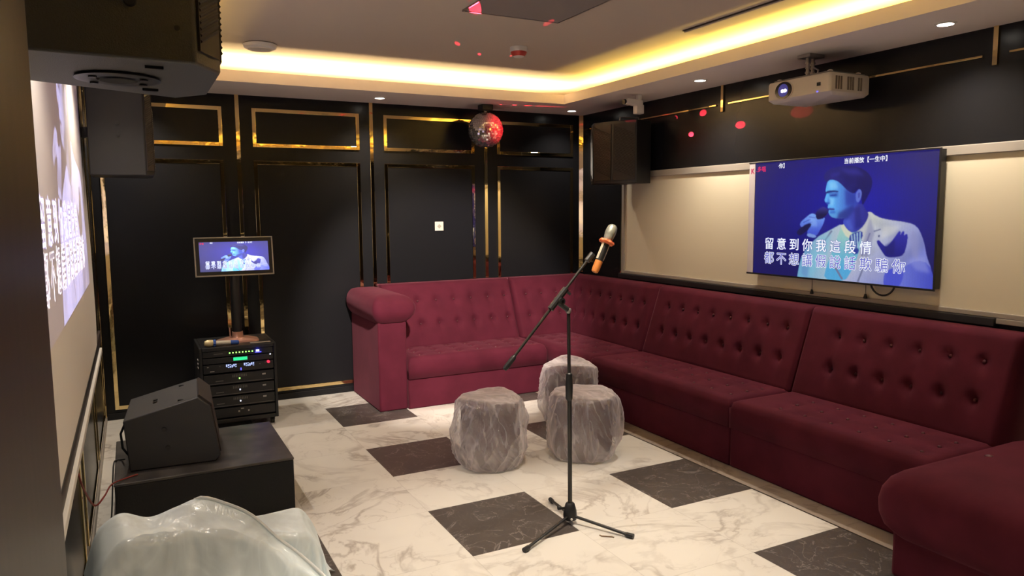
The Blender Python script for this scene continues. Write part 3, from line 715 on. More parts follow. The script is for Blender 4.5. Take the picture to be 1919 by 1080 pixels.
# ------------------------------------------------------------------ plastic wrapped stools
def stool(label, loc, r, h, seed, tall=1.0, bow=0.05):
    t = thing('upholstered_stool', label, 'stool', loc, group='round stools wrapped in clear plastic')
    rnd = random.Random(seed)
    prof = [(r*0.90, 0.0), (r*0.95, 0.02), (r*0.99, h*0.45), (r*0.96, h*0.80), (r*0.985, h*0.86), (r*0.97, h*0.95), (r*0.88, h*0.985), (r*0.55, h*0.995), (r*0.05, h)]
    b = MB(); n = 72; R = []
    for q, z in prof:
        R.append([((q*(1+0.006*math.cos(24*2*PI*j/n)))*math.cos(2*PI*j/n), (q*(1+0.006*math.cos(24*2*PI*j/n)))*math.sin(2*PI*j/n), z) for j in range(n)])
    b.rings(R); b.build('body', STOOLV, t, smooth=True)
    # film: wavy skirt with vertical pleats, open ragged hem on the floor
    n, k = 200, 48; H = h+0.022; R = []
    ph = [rnd.uniform(0, 6.28) for _ in range(8)]
    def crown(a): return 0.5+0.5*math.sin(2*a+ph[6])
    for i in range(k+1):
        s = i/k
        ring = []
        for j in range(n):
            a = 2*PI*j/n
            pleat = 0.5*math.sin(5*a+ph[0]+3*s) + 0.35*math.sin(11*a+ph[1]-4*s) + 0.25*math.sin(19*a+ph[2]+2*s)
            ns = noise.noise(Vector((math.cos(a)*2.2+seed, math.sin(a)*2.2, s*5)))
            sl = 1.4*math.sin(ph[7])*s
            rg = (1-abs(noise.noise(Vector((math.cos(a+sl)*3.2, math.sin(a+sl)*3.2+seed, s*1.6)))*2.2))
            rg = max(0.0, rg)**4
            rg2 = max(0.0, 1-abs(noise.noise(Vector((math.cos(a-2*sl)*6+seed, math.sin(a-2*sl)*6, s*3.5)))*2.4))**4
            if s < 0.70:                                     # skirt
                q = s/0.70; z = 0.004 + (H-0.03)*q
                rr = r*(0.96+0.09*min(1, q*4)) + bow*max(0.0, math.sin(PI*min(1, q**0.75)))**0.8*(0.70+0.30*math.sin(a+ph[3])) + (0.009*pleat*(1-0.5*q) + 0.026*ns*(1-q*0.4))*min(1, 0.3+q*5)
                rr += 0.013*rg + 0.004*rg2
            else:                                            # over the top
                q = (s-0.70)/0.30; z = H-0.03+0.028*math.sin(q*PI/2) + 0.028*tall*crown(a)*math.sin(PI*min(1, q*1.3))*(1-q) + 0.012*ns*(1-q) + 0.004*pleat*(1-q)
                rr = (r*1.05+0.009*pleat*0.5*(1-q)+0.026*ns*0.6*(1-q))*max(0.0, math.cos(q*PI/2))**0.75 + 0.002
            ring.append((rr*math.cos(a), rr*math.sin(a), max(z, 0.004)))
        R.append(ring)
    c = MB(); c.rings(R, cap0=False, cap1=True)
    cov = c.build('plastic_cover', CLEARFILM, t, smooth='all'); cov['label'] = 'crinkled clear plastic cover'
stool('plastic wrapped stool standing alone, left of the microphone stand', (0.640, 1.140, 0), 0.195, 0.435, 3, 1.0)
stool('plastic wrapped stool directly behind the microphone stand pole, nearer of the overlapping pair', (1.265, 1.00, 0), 0.20, 0.425, 11, 0.4)
stool('plastic wrapped stool half hidden behind another, close to the sofa', (1.61, 1.73, 0), 0.19, 0.43, 20, 2.6, 0.03)

# foreground bundle under milky plastic
fb = thing('covered_stool', 'low seat under a bunched milky white plastic sheet, bottom left foreground', 'stool', (-1.17, -0.30, 0))
def fb_local(x, y, z): return Vector((x+1.17, y+0.30, z))
m = MB()
body = [fb_local(x, y, 0) for x, y in rrect(-1.42, -1.02, -0.12, 0.07, 0.08, 6)]
m.rings([[p*1+Vector((0, 0, z)) for p in body] for z in (0.0, 0.39)]); m.build('body', mat('pale_blue_grey_fabric', (0.36, 0.42, 0.45), 0.8), fb, bevel=0.03, seg=4, smooth=True)
def samp(tab, s):
    t = s*(len(tab)-1); k = min(int(t), len(tab)-2); f = t-k
    p0, p1, p2, p3 = (Vector(tab[max(0, min(len(tab)-1, q))]) for q in (k-1, k, k+1, k+2))
    return 0.5*((2*p1)+(p2-p0)*f+(2*p0-5*p1+4*p2-p3)*f*f+(3*p1-p0-3*p2+p3)*f**3)
def sheet(name, rim, front, back_y, m_, label, seed, nx=90):
    """plastic film: back hem, rim, top, front edge, front hem"""
    m = MB(); P = []
    for i in range(nx+1):
        s_ = i/nx; R = samp(rim, s_); F = samp(front, s_); out = Vector(((s_-0.5)*0.10, 0, 0)); pl = math.sin(s_*31+seed)+0.6*math.sin(s_*53+2*seed)
        row = [Vector((R.x, R.y+back_y, 0.003))+out, Vector((R.x, R.y+back_y*0.85, R.z*0.5))+out*0.5, Vector((R.x, R.y+back_y*0.35, R.z*0.93)), R]
        for q in range(1, 11):
            t = q/10; p = R.lerp(F, t); p.z -= 0.022*math.sin(PI*t)*(0.6+0.4*math.sin(s_*13+seed)); row.append(p)
        for q in range(1, 13):
            t = q/12
            row.append(Vector((F.x+out.x*t, F.y-0.012-0.07*t+0.012*pl*min(1, t*2.5), max(0.003, F.z*(1-t)**1.0-0.004))))
        for k in range(4, len(row)-1):
            p = row[k]; n1 = noise.noise(Vector((p.x*9+seed, p.y*9, p.z*6))); n2 = noise.noise(Vector((p.x*24, p.y*14+seed, p.z*5)))
            row[k] = p+Vector((0.006*n2, 0.012*n1+0.011*n2, 0.010*n1+0.007*n2 if k < 14 else 0))
        for p in row: p.x = max(p.x, XL+0.02)
        P.append([fb_local(*p) for p in row])
    m.grid(P); o = m.build(name, m_, fb, smooth='all'); o['label'] = label
RIM1 = [(-1.59, 0.0, 0.30), (-1.545, 0.0, 0.44), (-1.495, 0.0, 0.492), (-1.445, 0.0, 0.507), (-1.36, 0.0, 0.474), (-1.265, 0.0, 0.496), (-1.177, 0.0, 0.516), (-1.092, -0.03, 0.488), (-0.999, -0.07, 0.436), (-0.908, -0.12, 0.340), (-0.855, -0.16, 0.296), (-0.802, -0.20, 0.245), (-0.748, -0.25, 0.188), (-0.69, -0.29, 0.10)]
FR1 = [(-1.57, -0.16, 0.26), (-1.53, -0.17, 0.38), (-1.49, -0.17, 0.435), (-1.43, -0.165, 0.470), (-1.36, -0.155, 0.462), (-1.27, -0.15, 0.448), (-1.19, -0.15, 0.440), (-1.10, -0.155, 0.425), (-1.01, -0.165, 0.390), (-0.925, -0.18, 0.315), (-0.870, -0.205, 0.268), (-0.815, -0.24, 0.220), (-0.762, -0.28, 0.165), (-0.70, -0.315, 0.08)]
sheet('plastic_sheet', RIM1, FR1, 0.17, MILKFILM, 'bunched milky white plastic sheet', 1.0)
RIM2 = [(-1.10, 0.05, 0.42), (-1.03, 0.05, 0.395), (-0.964, 0.05, 0.378), (-0.87, 0.08, 0.368), (-0.80, 0.10, 0.362), (-0.765, 0.10, 0.345), (-0.735, 0.10, 0.30), (-0.71, 0.095, 0.24), (-0.688, 0.09, 0.15), (-0.665, 0.06, 0.05)]
FR2 = [(-1.10, -0.05, 0.40), (-1.03, -0.06, 0.375), (-0.95, -0.06, 0.350), (-0.87, -0.05, 0.330), (-0.81, -0.04, 0.315), (-0.775, -0.03, 0.30), (-0.745, -0.03, 0.26), (-0.715, -0.03, 0.20), (-0.692, -0.03, 0.12), (-0.668, -0.03, 0.03)]
sheet('plastic_sheet', RIM2, FR2, 0.10, MILKFILM, 'second layer of milky plastic behind the first', 4.0, 60)
hem = [samp(RIM1, t) for t in [0.44+0.54*i/24 for i in range(25)]]
m = MB(); m.tube([fb_local(p.x, p.y-0.004, p.z+0.003) for p in hem], [0.001]+[0.0055]*23+[0.001], 8)
m.build('sheet_hem', FOLD, fb, smooth='all')

# ------------------------------------------------------------------ microphone stand and microphone
ms = thing('microphone_stand', 'black boom microphone stand on tripod legs in the middle of the floor', 'microphone stand', (0.607, 0.104, 0))
MB().lathe([(0.034, 0.022), (0.036, 0.045), (0.034, 0.07), (0.024, 0.105), (0.017, 0.112)], n=20).build('hub', BLACKP, ms, smooth=True)
MB().tube([(-0.012, -0.034, 0.035), (-0.014, -0.039, 0.035)], 0.006, 10).build('bolt', WHITEP, ms)
k = MB(); k.tube([(-0.02, 0.005, 0.085), (-0.055, 0.012, 0.088)], 0.005, 8); k.tube([(-0.05, 0.011, 0.088), (-0.066, 0.014, 0.089)], 0.011, 10); k.build('hub_knob', BLACKP, ms, smooth=True)
for ang, ln in ((206.5, 0.42), (299.5, 0.36), (80, 0.30)):
    a = math.radians(ang); d = Vector((math.cos(a), math.sin(a), 0))
    l = MB().tube([d*0.02+Vector((0, 0, 0.042)), d*(ln-0.02)+Vector((0, 0, 0.014))], 0.008, 10).build('leg', BLACKM, ms, smooth=True)
    MB().tube([d*(ln-0.045)+Vector((0, 0, 0.0135)), d*(ln-0.035)+Vector((0, 0, 0.0135)), d*ln+Vector((0, 0, 0.0135))], [0.009, 0.0125, 0.0125], 10).build('rubber_foot', BLACKP, l, smooth=True)
MB().tube([(0, 0, 0.10), (-0.004, 0, 0.70)], 0.0115, 14).build('lower_pole', BLACKM, ms, smooth=True)
MB().lathe([(0.013, 0.66), (0.018, 0.67), (0.020, 0.74), (0.016, 0.80), (0.011, 0.805)], c=(-0.006, 0, 0), n=16).build('clutch', BLACKP, ms, smooth=True)
MB().tube([(-0.006, 0, 0.80), (-0.010, 0, 1.135)], 0.009, 14).build('upper_pole', BLACKM, ms, smooth=True)
MB().lathe([(0.012, 1.115), (0.014, 1.12), (0.014, 1.135), (0.011, 1.14)], c=(-0.010, 0, 0), n=14).build('collar', STEEL, ms, smooth=True)
bd = (Vector((0.856, 0.104, 1.536)) - Vector((0.228, 0.104, 0.861))).normalized()
B0 = Vector((0.228-0.607, 0, 0.861)); PV = B0 + bd*0.445
piv = MB(); piv.tube([(-0.010, 0, 1.13), PV+Vector((0, 0, -0.01))], 0.013, 10); piv.tube([PV-bd*0.06, PV+bd*0.075], 0.017, 10)
piv.tube([PV+Vector((0.012, -0.03, -0.005)), PV+Vector((0.012, 0.03, -0.005))], 0.018, 12); piv.build('pivot_clamp', BLACKP, ms, smooth=True)
kn = MB(); kn.tube([PV+bd*0.06+Vector((0.016, 0, -0.006)), PV+bd*0.06+Vector((0.035, 0, -0.02))], 0.007, 8); kn.build('clamp_knob', BLACKP, ms, smooth=True)
MB().tube([PV+Vector((0.012, -0.031, -0.005)), PV+Vector((0.012, -0.034, -0.005))], 0.008, 10).build('clamp_screw', CHROME, ms)
MB().tube([B0+bd*0.05, B0+bd*0.70], 0.0075, 12).build('boom', BLACKM, ms, smooth=True)
MB().tube([B0, B0+bd*0.012, B0+bd*0.075, B0+bd*0.085], [0.010, 0.0135, 0.0135, 0.009], 12).build('counterweight', BLACKP, ms, smooth=True)
cl = MB(); q = B0+bd*0.705; cl.tube([q, q+bd*0.05], 0.016, 10); cl.tube([q+Vector((0.012, 0, 0.0)), q+Vector((0.035, 0, -0.004)), q+Vector((0.045, 0, 0.014)), q+Vector((0.038, 0, 0.024))], 0.004, 8); cl.build('microphone_clip', BLACKP, ms, smooth=True)
# microphone lying in the clip
mh = Vector((0.856, 0.104, 1.536))
mdir = (Vector((1143, 0, -428)) - Vector((1110, 0, -502))); mdir = Vector((0.44, 0, 0.898)).normalized()
mb0 = Vector((0.741, 0.085, 1.318))
mic = thing('microphone', 'wireless microphone with orange ring and orange end cap, clipped to the stand', 'microphone', mb0, rot=mdir.to_track_quat('Z', 'Y').to_euler())
MB().lathe([(0.010, 0.0), (0.017, 0.004), (0.020, 0.02), (0.0205, 0.065)], n=20).build('end_cap', ORANGE2, mic, smooth=True)
bm_ = MB(); bm_.lathe([(0.0195, 0.060), (0.0195, 0.10), (0.021, 0.165)], n=20); bm_.build('handle', BLACKP, mic, smooth=True)
s = MB()
for a0 in (80, 200, 320):
    P = []
    for i in range(5):
        z = 0.072+0.088*i/4; P.append([(0.0222*math.cos(math.radians(a0+k*14)), 0.0222*math.sin(math.radians(a0+k*14)), z) for k in range(4)])
    s.grid(P)
s.build('display_strip', SILVERB, mic, smooth='all')
s = MB(); R = []
for rr, z in ((0.022, 0.160), (0.034, 0.162), (0.040, 0.170), (0.036, 0.180), (0.024, 0.183)):
    R.append([(rr*(1+0.07*math.cos(8*2*PI*j/48))*math.cos(2*PI*j/48), rr*(1+0.07*math.cos(8*2*PI*j/48))*math.sin(2*PI*j/48), z) for j in range(48)])
s.rings(R); s.build('anti_roll_ring', ORANGE, mic, smooth=True)
MB().lathe([(0.020, 0.18), (0.024, 0.187), (0.026, 0.205), (0.0265, 0.212), (0.0285, 0.216), (0.028, 0.24), (0.024, 0.258), (0.014, 0.268), (0.002, 0.270)], n=24).build('head_grille', MESHG, mic, smooth=True)
tag(MB().tube([(0.655, -0.10, 0.004), (0.66, -0.115, 0.004), (0.70, -0.145, 0.004), (0.705, -0.155, 0.004)], 0.003, 6).build('wire_scrap', mat('brown_scrap', (0.22, 0.15, 0.10), 0.6)), 'tiny brown scrap lying on the white tile below the stand', 'scrap')

# ------------------------------------------------------------------ stage block, wedge monitor, cables
sb = thing('platform_box', 'low black carpeted box under the wedge speaker', 'platform', (-1.07, 1.365, 0))
MB().box((-0.435, -0.395, 0), (0.433, 0.395, 0.285)).build('sides', CARPET, sb, bevel=0.006)
MB().box((-0.437, -0.397, 0.2855), (0.435, 0.397, 0.300)).build('top_board', CARPETTOP, sb, bevel=0.004)
wd = thing('wedge_speaker', 'black wedge floor speaker lying on the low carpeted box', 'speaker', (-1.22, 1.12, 0.302), math.radians(-4))
# side profile in local (x, z): back left, top, bevel, front foot
prof = [(-0.215, 0.0), (-0.235, 0.27), (0.125, 0.36), (0.185, 0.305), (0.225, 0.03), (0.20, 0.0)]
WL = 0.50
m = MB(); m.rings([[(x, 0, z) for x, z in prof], [(x*0.99, WL, z) for x, z in prof]]); m.build('cabinet', SPKPAINT, wd, bevel=0.006, smooth=True)
s = MB(); s.rings([[(0.128+0.062*t+o, 0.02, 0.366-0.058*t+o*0.9) for t, o in ((0, -.004), (1, -.004), (1, .004), (0, .004))], [(0.128+0.062*t+o, WL-0.02, 0.366-0.058*t+o*0.9) for t, o in ((0, -.004), (1, -.004), (1, .004), (0, .004))]])
s.rings([[(0.188+0.036*t+o, 0.02, 0.300-0.255*t+o*0.2) for t, o in ((0, -.003), (1, -.003), (1, .005), (0, .005))], [(0.188+0.036*t+o, WL-0.02, 0.300-0.255*t+o*0.2) for t, o in ((0, -.003), (1, -.003), (1, .005), (0, .005))]])
s.build('front_grille', GRILLE, wd)
for x, z in ((-0.045, 0.205), (-0.03, 0.105)):
    s = MB(); s.tube([(x, 0.003, z), (x, -0.006, z)], [0.014, 0.012], 14); s.tube([(x, -0.006, z), (x, -0.008, z)], 0.004, 8); s.build('bolt', BLACKM, wd, smooth=True)
def top_z(x): return 0.27+0.09*(x+0.235)/0.36
for x, y in ((-0.09, 0.20), (-0.09, 0.25)):
    MB().tube([(x, y, top_z(x)-0.002), (x-0.002, y, top_z(x)+0.006)], 0.012, 12).build('bolt', BLACKM, wd, smooth=True)
for x, y in ((0.04, 0.06), (0.04, 0.42)):
    MB().box((x-0.014, y-0.008, top_z(x)-0.004), (x+0.014, y+0.008, top_z(x)+0.005)).build('screw_plate', BLACKP, wd)
s = MB(); s.tube([(-0.228, 0.03, 0.25), (-0.25, 0.03, 0.20), (-0.245, 0.035, 0.12), (-0.222, 0.04, 0.08)], 0.006, 8); s.build('carry_strap', BLACKP, wd, smooth=True)
def cable(label, pts, m, r=0.004):
    P = [Vector(p) for p in pts]; out = []
    for i in range(len(P)-1):
        a, b, c, d = P[max(i-1, 0)], P[i], P[i+1], P[min(i+2, len(P)-1)]
        for k in range(6):
            t = k/6; out.append(0.5*((2*b)+(c-a)*t+(2*a-5*b+4*c-d)*t*t+(3*b-a-3*c+d)*t**3))
    out.append(P[-1])
    return tag(MB().tube(out, r, 8).build('speaker_cable', m, smooth='all'), label, 'cable', 'thin cables at the low platform')
cable('red cable drooping from the left wall rail onto the black box', [(-1.595, 0.15, 0.64), (-1.585, 0.22, 0.55), (-1.57, 0.55, 0.36), (-1.545, 0.86, 0.29), (-1.515, 0.96, 0.309), (-1.45, 1.03, 0.307), (-1.40, 1.06, 0.307)], CABLER)
cable('black cable running from the wedge speaker down the side of the box to the floor', [(-1.46, 1.28, 0.33), (-1.475, 1.36, 0.306), (-1.50, 1.36, 0.306), (-1.515, 1.30, 0.29), (-1.53, 1.15, 0.10), (-1.545, 1.02, 0.012), (-1.55, 0.7, 0.006), (-1.50, 0.45, 0.006)], CABLEK)

# ------------------------------------------------------------------ equipment rack with what stands on it
rk = thing('equipment_rack', 'black equipment rack of amplifiers with green and blue lights by the back wall', 'equipment rack', (-0.69, 2.75, 0))
RW = 0.275
s = MB()
s.box((-RW, 0, 0.055), (-RW+0.02, 0.5, 0.64)).box((RW-0.02, 0, 0.055), (RW, 0.5, 0.64)).box((-RW+0.02, 0, 0.055), (RW-0.02, 0.5, 0.085)).box((-RW+0.02, 0, 0.612), (RW-0.02, 0.5, 0.64)).box((-RW+0.02, 0.47, 0.085), (RW-0.02, 0.5, 0.612))
s.build('cabinet', BLACKP, rk, bevel=0.004)
for x in (-RW+0.04, RW-0.04):
    for y in (0.05, 0.45):
        c = MB(); c.tube([(x-0.012, y, 0.024), (x+0.012, y, 0.024)], 0.024, 16); c.box((x-0.016, y-0.012, 0.03), (x+0.016, y+0.012, 0.055)); c.build('caster', BLACKP, rk, smooth=True)
def unit(name, z0, z1):
    u = MB().box((-0.252, 0.006, z0+0.003), (0.252, 0.40, z1-0.003)).build(name, BLACKP, rk, bevel=0.003)
    return u
def strip(x0, x1, z0, z1, m, parent, name, y=0.0035):
    return MB().box((x0, y, z0), (x1, 0.0075, z1)).build(name, m, parent)
u = unit('power_sequencer', 0.562, 0.612)
for i in range(8): strip(-0.062+0.0232*i-0.004, -0.062+0.0232*i+0.004, 0.584, 0.592, LGREEN, u, 'indicator_light')
strip(0.127, 0.150, 0.582, 0.596, LWHITE, u, 'switch'); strip(0.120, 0.165, 0.575, 0.579, LBLUE, u, 'switch_glow')
strip(-0.175, -0.11, 0.585, 0.590, DIMMARK, u, 'printed_name')
light('rack_blue_led', 'POINT', (-0.69+0.14, 2.742, 0.590), 0.10, (0.05, 0.06, 1.0), shadow_soft_size=0.008)
u = unit('audio_processor', 0.512, 0.560)
strip(-0.038, 0.062, 0.527, 0.551, LCDG, u, 'display'); strip(0.225, 0.235, 0.55, 0.556, LWHITE, u, 'indicator_light')
u = unit('wireless_receiver', 0.440, 0.510)
for x0 in (-0.092, 0.035):
    s = MB()
    for r_ in range(4):
        for k in range(6):
            if (r_*5+k*3) % 4: s.box((x0+0.013*k, 0.0035, 0.478+0.0065*r_), (x0+0.013*k+0.009, 0.0075, 0.478+0.0065*r_+0.004))
    s.build('display', LCDB, u)
kn = MB(); kn.tube([(0.213, 0.006, 0.497), (0.213, -0.010, 0.497)], 0.011, 14); kn.build('power_knob', LRED, u, smooth=True)
strip(0.010, 0.017, 0.450, 0.468, LBLUE, u, 'indicator_light')
for i, (x, z) in enumerate(((-0.225, 0.49), (-0.205, 0.455), (-0.14, 0.49), (0.145, 0.482), (0.185, 0.49))):
    strip(x, x+(0.03 if i == 1 else 0.012), z, z+0.006, MARK if i < 2 else DIMMARK, u, 'printed_mark')
for i in range(3):
    z0 = 0.350-0.0875*i+0.0; u = unit('amplifier', z0, z0+0.083)
    s = MB()
    for k in range(9): s.box((-0.05+0.012*k, 0.0045, z0+0.05), (-0.05+0.012*k+0.006, 0.0075, z0+0.07))
    s.build('vent', DIMMARK, u)
    strip(-0.004, 0.004, z0+0.034, z0+0.044, LWHITE if i else LGREEN, u, 'indicator_light')
    strip(-0.17, -0.115, z0+0.028, z0+0.034, DIMMARK, u, 'printed_name'); strip(0.165, 0.190, z0+0.048, z0+0.060, MARK, u, 'level_label')
    strip(-0.235, 0.235, z0+0.010, z0+0.013, DIMMARK, u, 'edge_strip')
u = unit('power_strip', 0.092, 0.170)
strip(0.0, 0.022, 0.150, 0.157, MARK, u, 'printed_mark')
for x in (-0.02, 0.05): strip(x, x+0.012, 0.128, 0.140, MARK, u, 'socket_hole')
for i in range(3): 
    MB().box((-RW-0.004, 0.10, 0.47+0.03*i), (-RW+0.0, 0.16, 0.478+0.03*i)).build('side_vent', MARK, rk)
# touch monitor on its copper foot
tm = thing('touch_monitor', 'small touch monitor on a dark pole with copper foot, on top of the rack', 'monitor', (-0.665, 2.97, 0.6405))
s = MB(); s.rings([[(x, y, 0.0) for x, y in rrect(-0.155, 0.155, -0.09, 0.09, 0.05)], [(x, y, 0.012) for x, y in rrect(-0.15, 0.15, -0.085, 0.085, 0.05)], [(x, y, 0.03) for x, y in rrect(-0.09, 0.09, -0.05, 0.05, 0.03)]])
s.build('foot', COPPER, tm, smooth=True)
MB().lathe([(0.050, 0.028), (0.042, 0.04), (0.040, 0.075)], n=24).build('pole_socket', COPPER, tm, smooth=True)
MB().tube([(0, 0, 0.06), (0, 0, 0.62)], 0.034, 20).build('pole', BLACKM, tm, smooth=True)
MB().tube([(-0.055, -0.02, 0.03), (-0.057, -0.01, 0.11)], 0.006, 8).build('foot_lever', COPPER, tm, smooth=True)
TM = Matrix.Translation((0, -0.05, 0.665)) @ Euler((math.radians(-8), 0, 0)).to_matrix().to_4x4()
s = MB(); s.box((-0.285, 0.0, -0.147), (0.285, 0.03, 0.147), TM); s.build('case', BLACKP, tm, bevel=0.012, seg=3, smooth=True)
s = MB()
for a, b in (((-0.285, -0.004, -0.149), (0.285, 0.02, -0.139)), ((-0.285, -0.004, 0.141), (0.285, 0.02, 0.149)), ((-0.285, -0.004, -0.139), (-0.276, 0.02, 0.141)), ((0.276, -0.004, -0.139), (0.285, 0.02, 0.141))): s.box(a, b, TM)
s.build('bezel', SILVERB2, tm, bevel=0.002)
MON_PIC = emit_attr_mat('monitor_picture', 1.7)
me = screen_mesh('screen', 0.500, 0.225, MON_PIC, em('monitor_white', (0.85, 0.9, 1.0), 1.2), em('monitor_blue', (0.25, 0.3, 0.8), 0.8), em('monitor_red', (0.8, 0.03, 0.08), 1.0), 2, 0.0003, PIC*1.1+np.array([0.045, 0.045, 0.03]))
o = bpy.data.objects.new('screen', me); COL.objects.link(o); o.parent = tm; o.matrix_local = TM @ Matrix.Translation((0, -0.002, 0.0))
for x in (-0.055, 0.07): MB().box((x-0.012, 0.008, 0.148), (x+0.012, 0.022, 0.156), TM).build('top_clip', MARK, tm)
def hand_mic():
    d = Vector((1, -0.02, 0)); t = thing('microphone', 'microphone with gold head and blue ring lying on the rack top', 'microphone', (-0.925, 2.80, 0.668), rot=Vector((0.998, -0.02, -0.04)).to_track_quat('Z', 'Y').to_euler())
    MB().lathe([(0.003, 0), (0.018, 0.006), (0.026, 0.022), (0.0275, 0.045), (0.026, 0.06), (0.021, 0.066)], n=20).build('head_grille', MESHY, t, smooth=True)
    R = [[(rr*(1+0.06*math.cos(8*2*PI*j/40))*math.cos(2*PI*j/40), rr*(1+0.06*math.cos(8*2*PI*j/40))*math.sin(2*PI*j/40), z) for j in range(40)] for rr, z in ((0.018, 0.064), (0.0265, 0.066), (0.0265, 0.082), (0.018, 0.085))]
    MB().rings(R).build('anti_roll_ring', BLUEP, t, smooth=True)
    MB().lathe([(0.019, 0.084), (0.018, 0.12), (0.017, 0.19)], n=18).build('handle', SILVERB, t, smooth=True)
    MB().lathe([(0.0175, 0.188), (0.0175, 0.24), (0.012, 0.247)], n=18).build('end_cap', BLUEP, t, smooth=True)
hand_mic()
tag(MB().box((-0.60, 2.775, 0.641), (-0.45, 2.80, 0.650)).build('remote_stick', SILVERB2, bevel=0.003), 'thin silver stick lying on the right front edge of the rack top', 'stick')

# ------------------------------------------------------------------ hung speakers
def hex_speaker(name, label, plan, z0, z1, loc, grille_edges, wall, paint=None):
    t = thing(name, label, 'speaker', (loc[0], loc[1], z0), group='black speakers hung on the walls')
    pl = [(x-loc[0], y-loc[1]) for x, y in plan]; H = z1-z0
    MB().prism(pl, 0, H).build('cabinet', paint or SPKSPECK, t, bevel=0.006, smooth=True)
    for a, b in grille_edges:
        A, B = Vector((*pl[a], 0)), Vector((*pl[b], 0)); d = (B-A); L = d.length; d.normalize(); n = Vector((d.y, -d.x, 0))
        c = sum((Vector((*p, 0)) for p in pl), Vector())/len(pl)
        if n.dot((A+B)/2-c) < 0: n = -n
        g = MB(); e = min(0.012, L*0.1)
        g.rings([[A+d*e+Vector((0, 0, 0.03)), B-d*e+Vector((0, 0, 0.03)), B-d*e+n*0.006+Vector((0, 0, 0.03)), A+d*e+n*0.006+Vector((0, 0, 0.03))],
                 [A+d*e+Vector((0, 0, H-0.03)), B-d*e+Vector((0, 0, H-0.03)), B-d*e+n*0.006+Vector((0, 0, H-0.03)), A+d*e+n*0.006+Vector((0, 0, H-0.03))]])
        k = 0; z = 0.05
        while z < H-0.06:                                     # slanted ribs of the punched grille
            p0 = A+d*(e+0.004)+n*0.006+Vector((0, 0, z)); p1 = B-d*(e+0.004)+n*0.006+Vector((0, 0, z+L*0.35))
            if p1.z < H-0.035: g.tube([p0, p1], 0.0035, 5)
            z += 0.013
        g.build('grille', GRILLE, t)
    br = MB(); w0 = wall-loc[0]
    cx = 0.0
    br.box((min(w0, 0)-0.0 if w0 < 0 else 0.0, -0.03, H*0.5-0.03), (0.0 if w0 < 0 else w0, 0.03, H*0.5+0.03)); br.build('wall_bracket', BLACKM, t)
    return t, pl, H
pl1 = [(-1.535, -1.370), (-1.222, -1.350), (-1.163, -1.246), (-1.163, -0.922), (-1.234, -0.829), (-1.575, -0.992)]
t, pl, H = hex_speaker('wall_speaker', 'big black speaker hung high in the left foreground beside the door', pl1, 1.95, 2.52, (-1.40, -1.12), [(1, 2), (2, 3)], XL)
# plate in its underside
s = MB(); s.lathe([(0.088, -0.002), (0.090, -0.006), (0.080, -0.008), (0.045, -0.006), (0.042, 0.004)], c=(0.03, 0.005, 0.0), n=32); s.build('pole_cup', BLACKP, t, smooth=True)
MB().lathe([(0.040, -0.0085), (0.036, -0.0095)], c=(0.03, 0.005, 0.0), n=24).build('cup_hole', mat('deep_black', (0.003, 0.003, 0.003), 0.9), t)
for x, y in ((-0.02, 0.05), (-0.02, -0.04), (0.082, 0.04), (0.082, -0.035)): MB().tube([(x, y, -0.0075), (x, y, -0.011)], 0.009, 10).build('cup_screw', BLACKM, t)
for x, y in ((0.10, -0.17), (0.10, 0.15)): MB().box((x-0.018, y-0.006, -0.006), (x+0.018, y+0.006, 0.001)).build('slot', BLACKM, t)
s = MB(); s.tube([(0.06, -0.232, 0.115), (0.06, -0.246, 0.115)], [0.014, 0.011], 14); s.build('bolt', BLACKM, t, smooth=True)
MB().tube([(0.145, -0.226, 0.07), (0.145, -0.234, 0.07)], 0.006, 10).build('screw', BLACKM, t)
pl2 = [(-1.50, 2.0), (-1.257, 2.0), (-1.213, 2.06), (-1.213, 2.36), (-1.257, 2.42), (-1.50, 2.36)]
pl2 = [(-1.56, 2.0)] + pl2[1:5] + [(-1.56, 2.36)]
t, pl, H = hex_speaker('wall_speaker', 'black speaker on the left wall, partly behind the bigger one above it', pl2, 1.868, 2.40, (-1.40, 2.2), [(1, 2), (2, 3), (3, 4)], XL, mat('matte_black_paint', (0.019, 0.0185, 0.0195), 0.5))
for z in (0.24, 0.31): MB().tube([(0.0, -0.198, z), (0.0, -0.210, z)], 0.011, 12).build('bolt', BLACKM, t, smooth=True)
pl3 = [(2.78, 2.25), (2.60, 2.22), (2.47, 2.40), (2.42, 2.62), (2.50, 2.78), (2.78, 2.72)]
t, pl, H = hex_speaker('wall_speaker', 'black speaker on the right wall by the corner, above the cream panel', pl3, 1.87, 2.42, (2.65, 2.5), [(1, 2), (2, 3), (3, 4)], XR, BLACKP)
s = MB(); s.tube([(-0.10, -0.10, H), (-0.10, -0.10, H+0.03), (0.06, -0.16, H+0.03), (0.06, -0.16, H)], 0.008, 8); s.build('top_handle', STEEL, t, smooth=True)

# ------------------------------------------------------------------ projector
pj = thing('projector', 'white ceiling projector with glowing lens, hung under the right soffit', 'projector', (2.4, 0.30, 2.33))
# local x into the room depth (towards the wall), y along the wall
m = MB(); R = []
prof = [(-0.248, 0.0), (-0.252, 0.012), (-0.252, 0.125), (-0.245, 0.13)]
plan = rrect(0.0, 0.36, -0.245, 0.245, 0.02, 4)
R = [[(x*0.86+0.03, y*0.93, -0.012) for x, y in plan], [(x, y, 0.008) for x, y in plan], [(x, y, 0.108) for x, y in plan], [(x*0.97+0.004, y*0.98, 0.120) for x, y in plan]]
m.rings(R); m.build('housing', WARMW, pj, bevel=0.004, smooth=True)
MB().box((0.02, -0.22, 0.1205), (0.34, 0.21, 0.132)).build('base_plate', GREYP, pj, bevel=0.004)
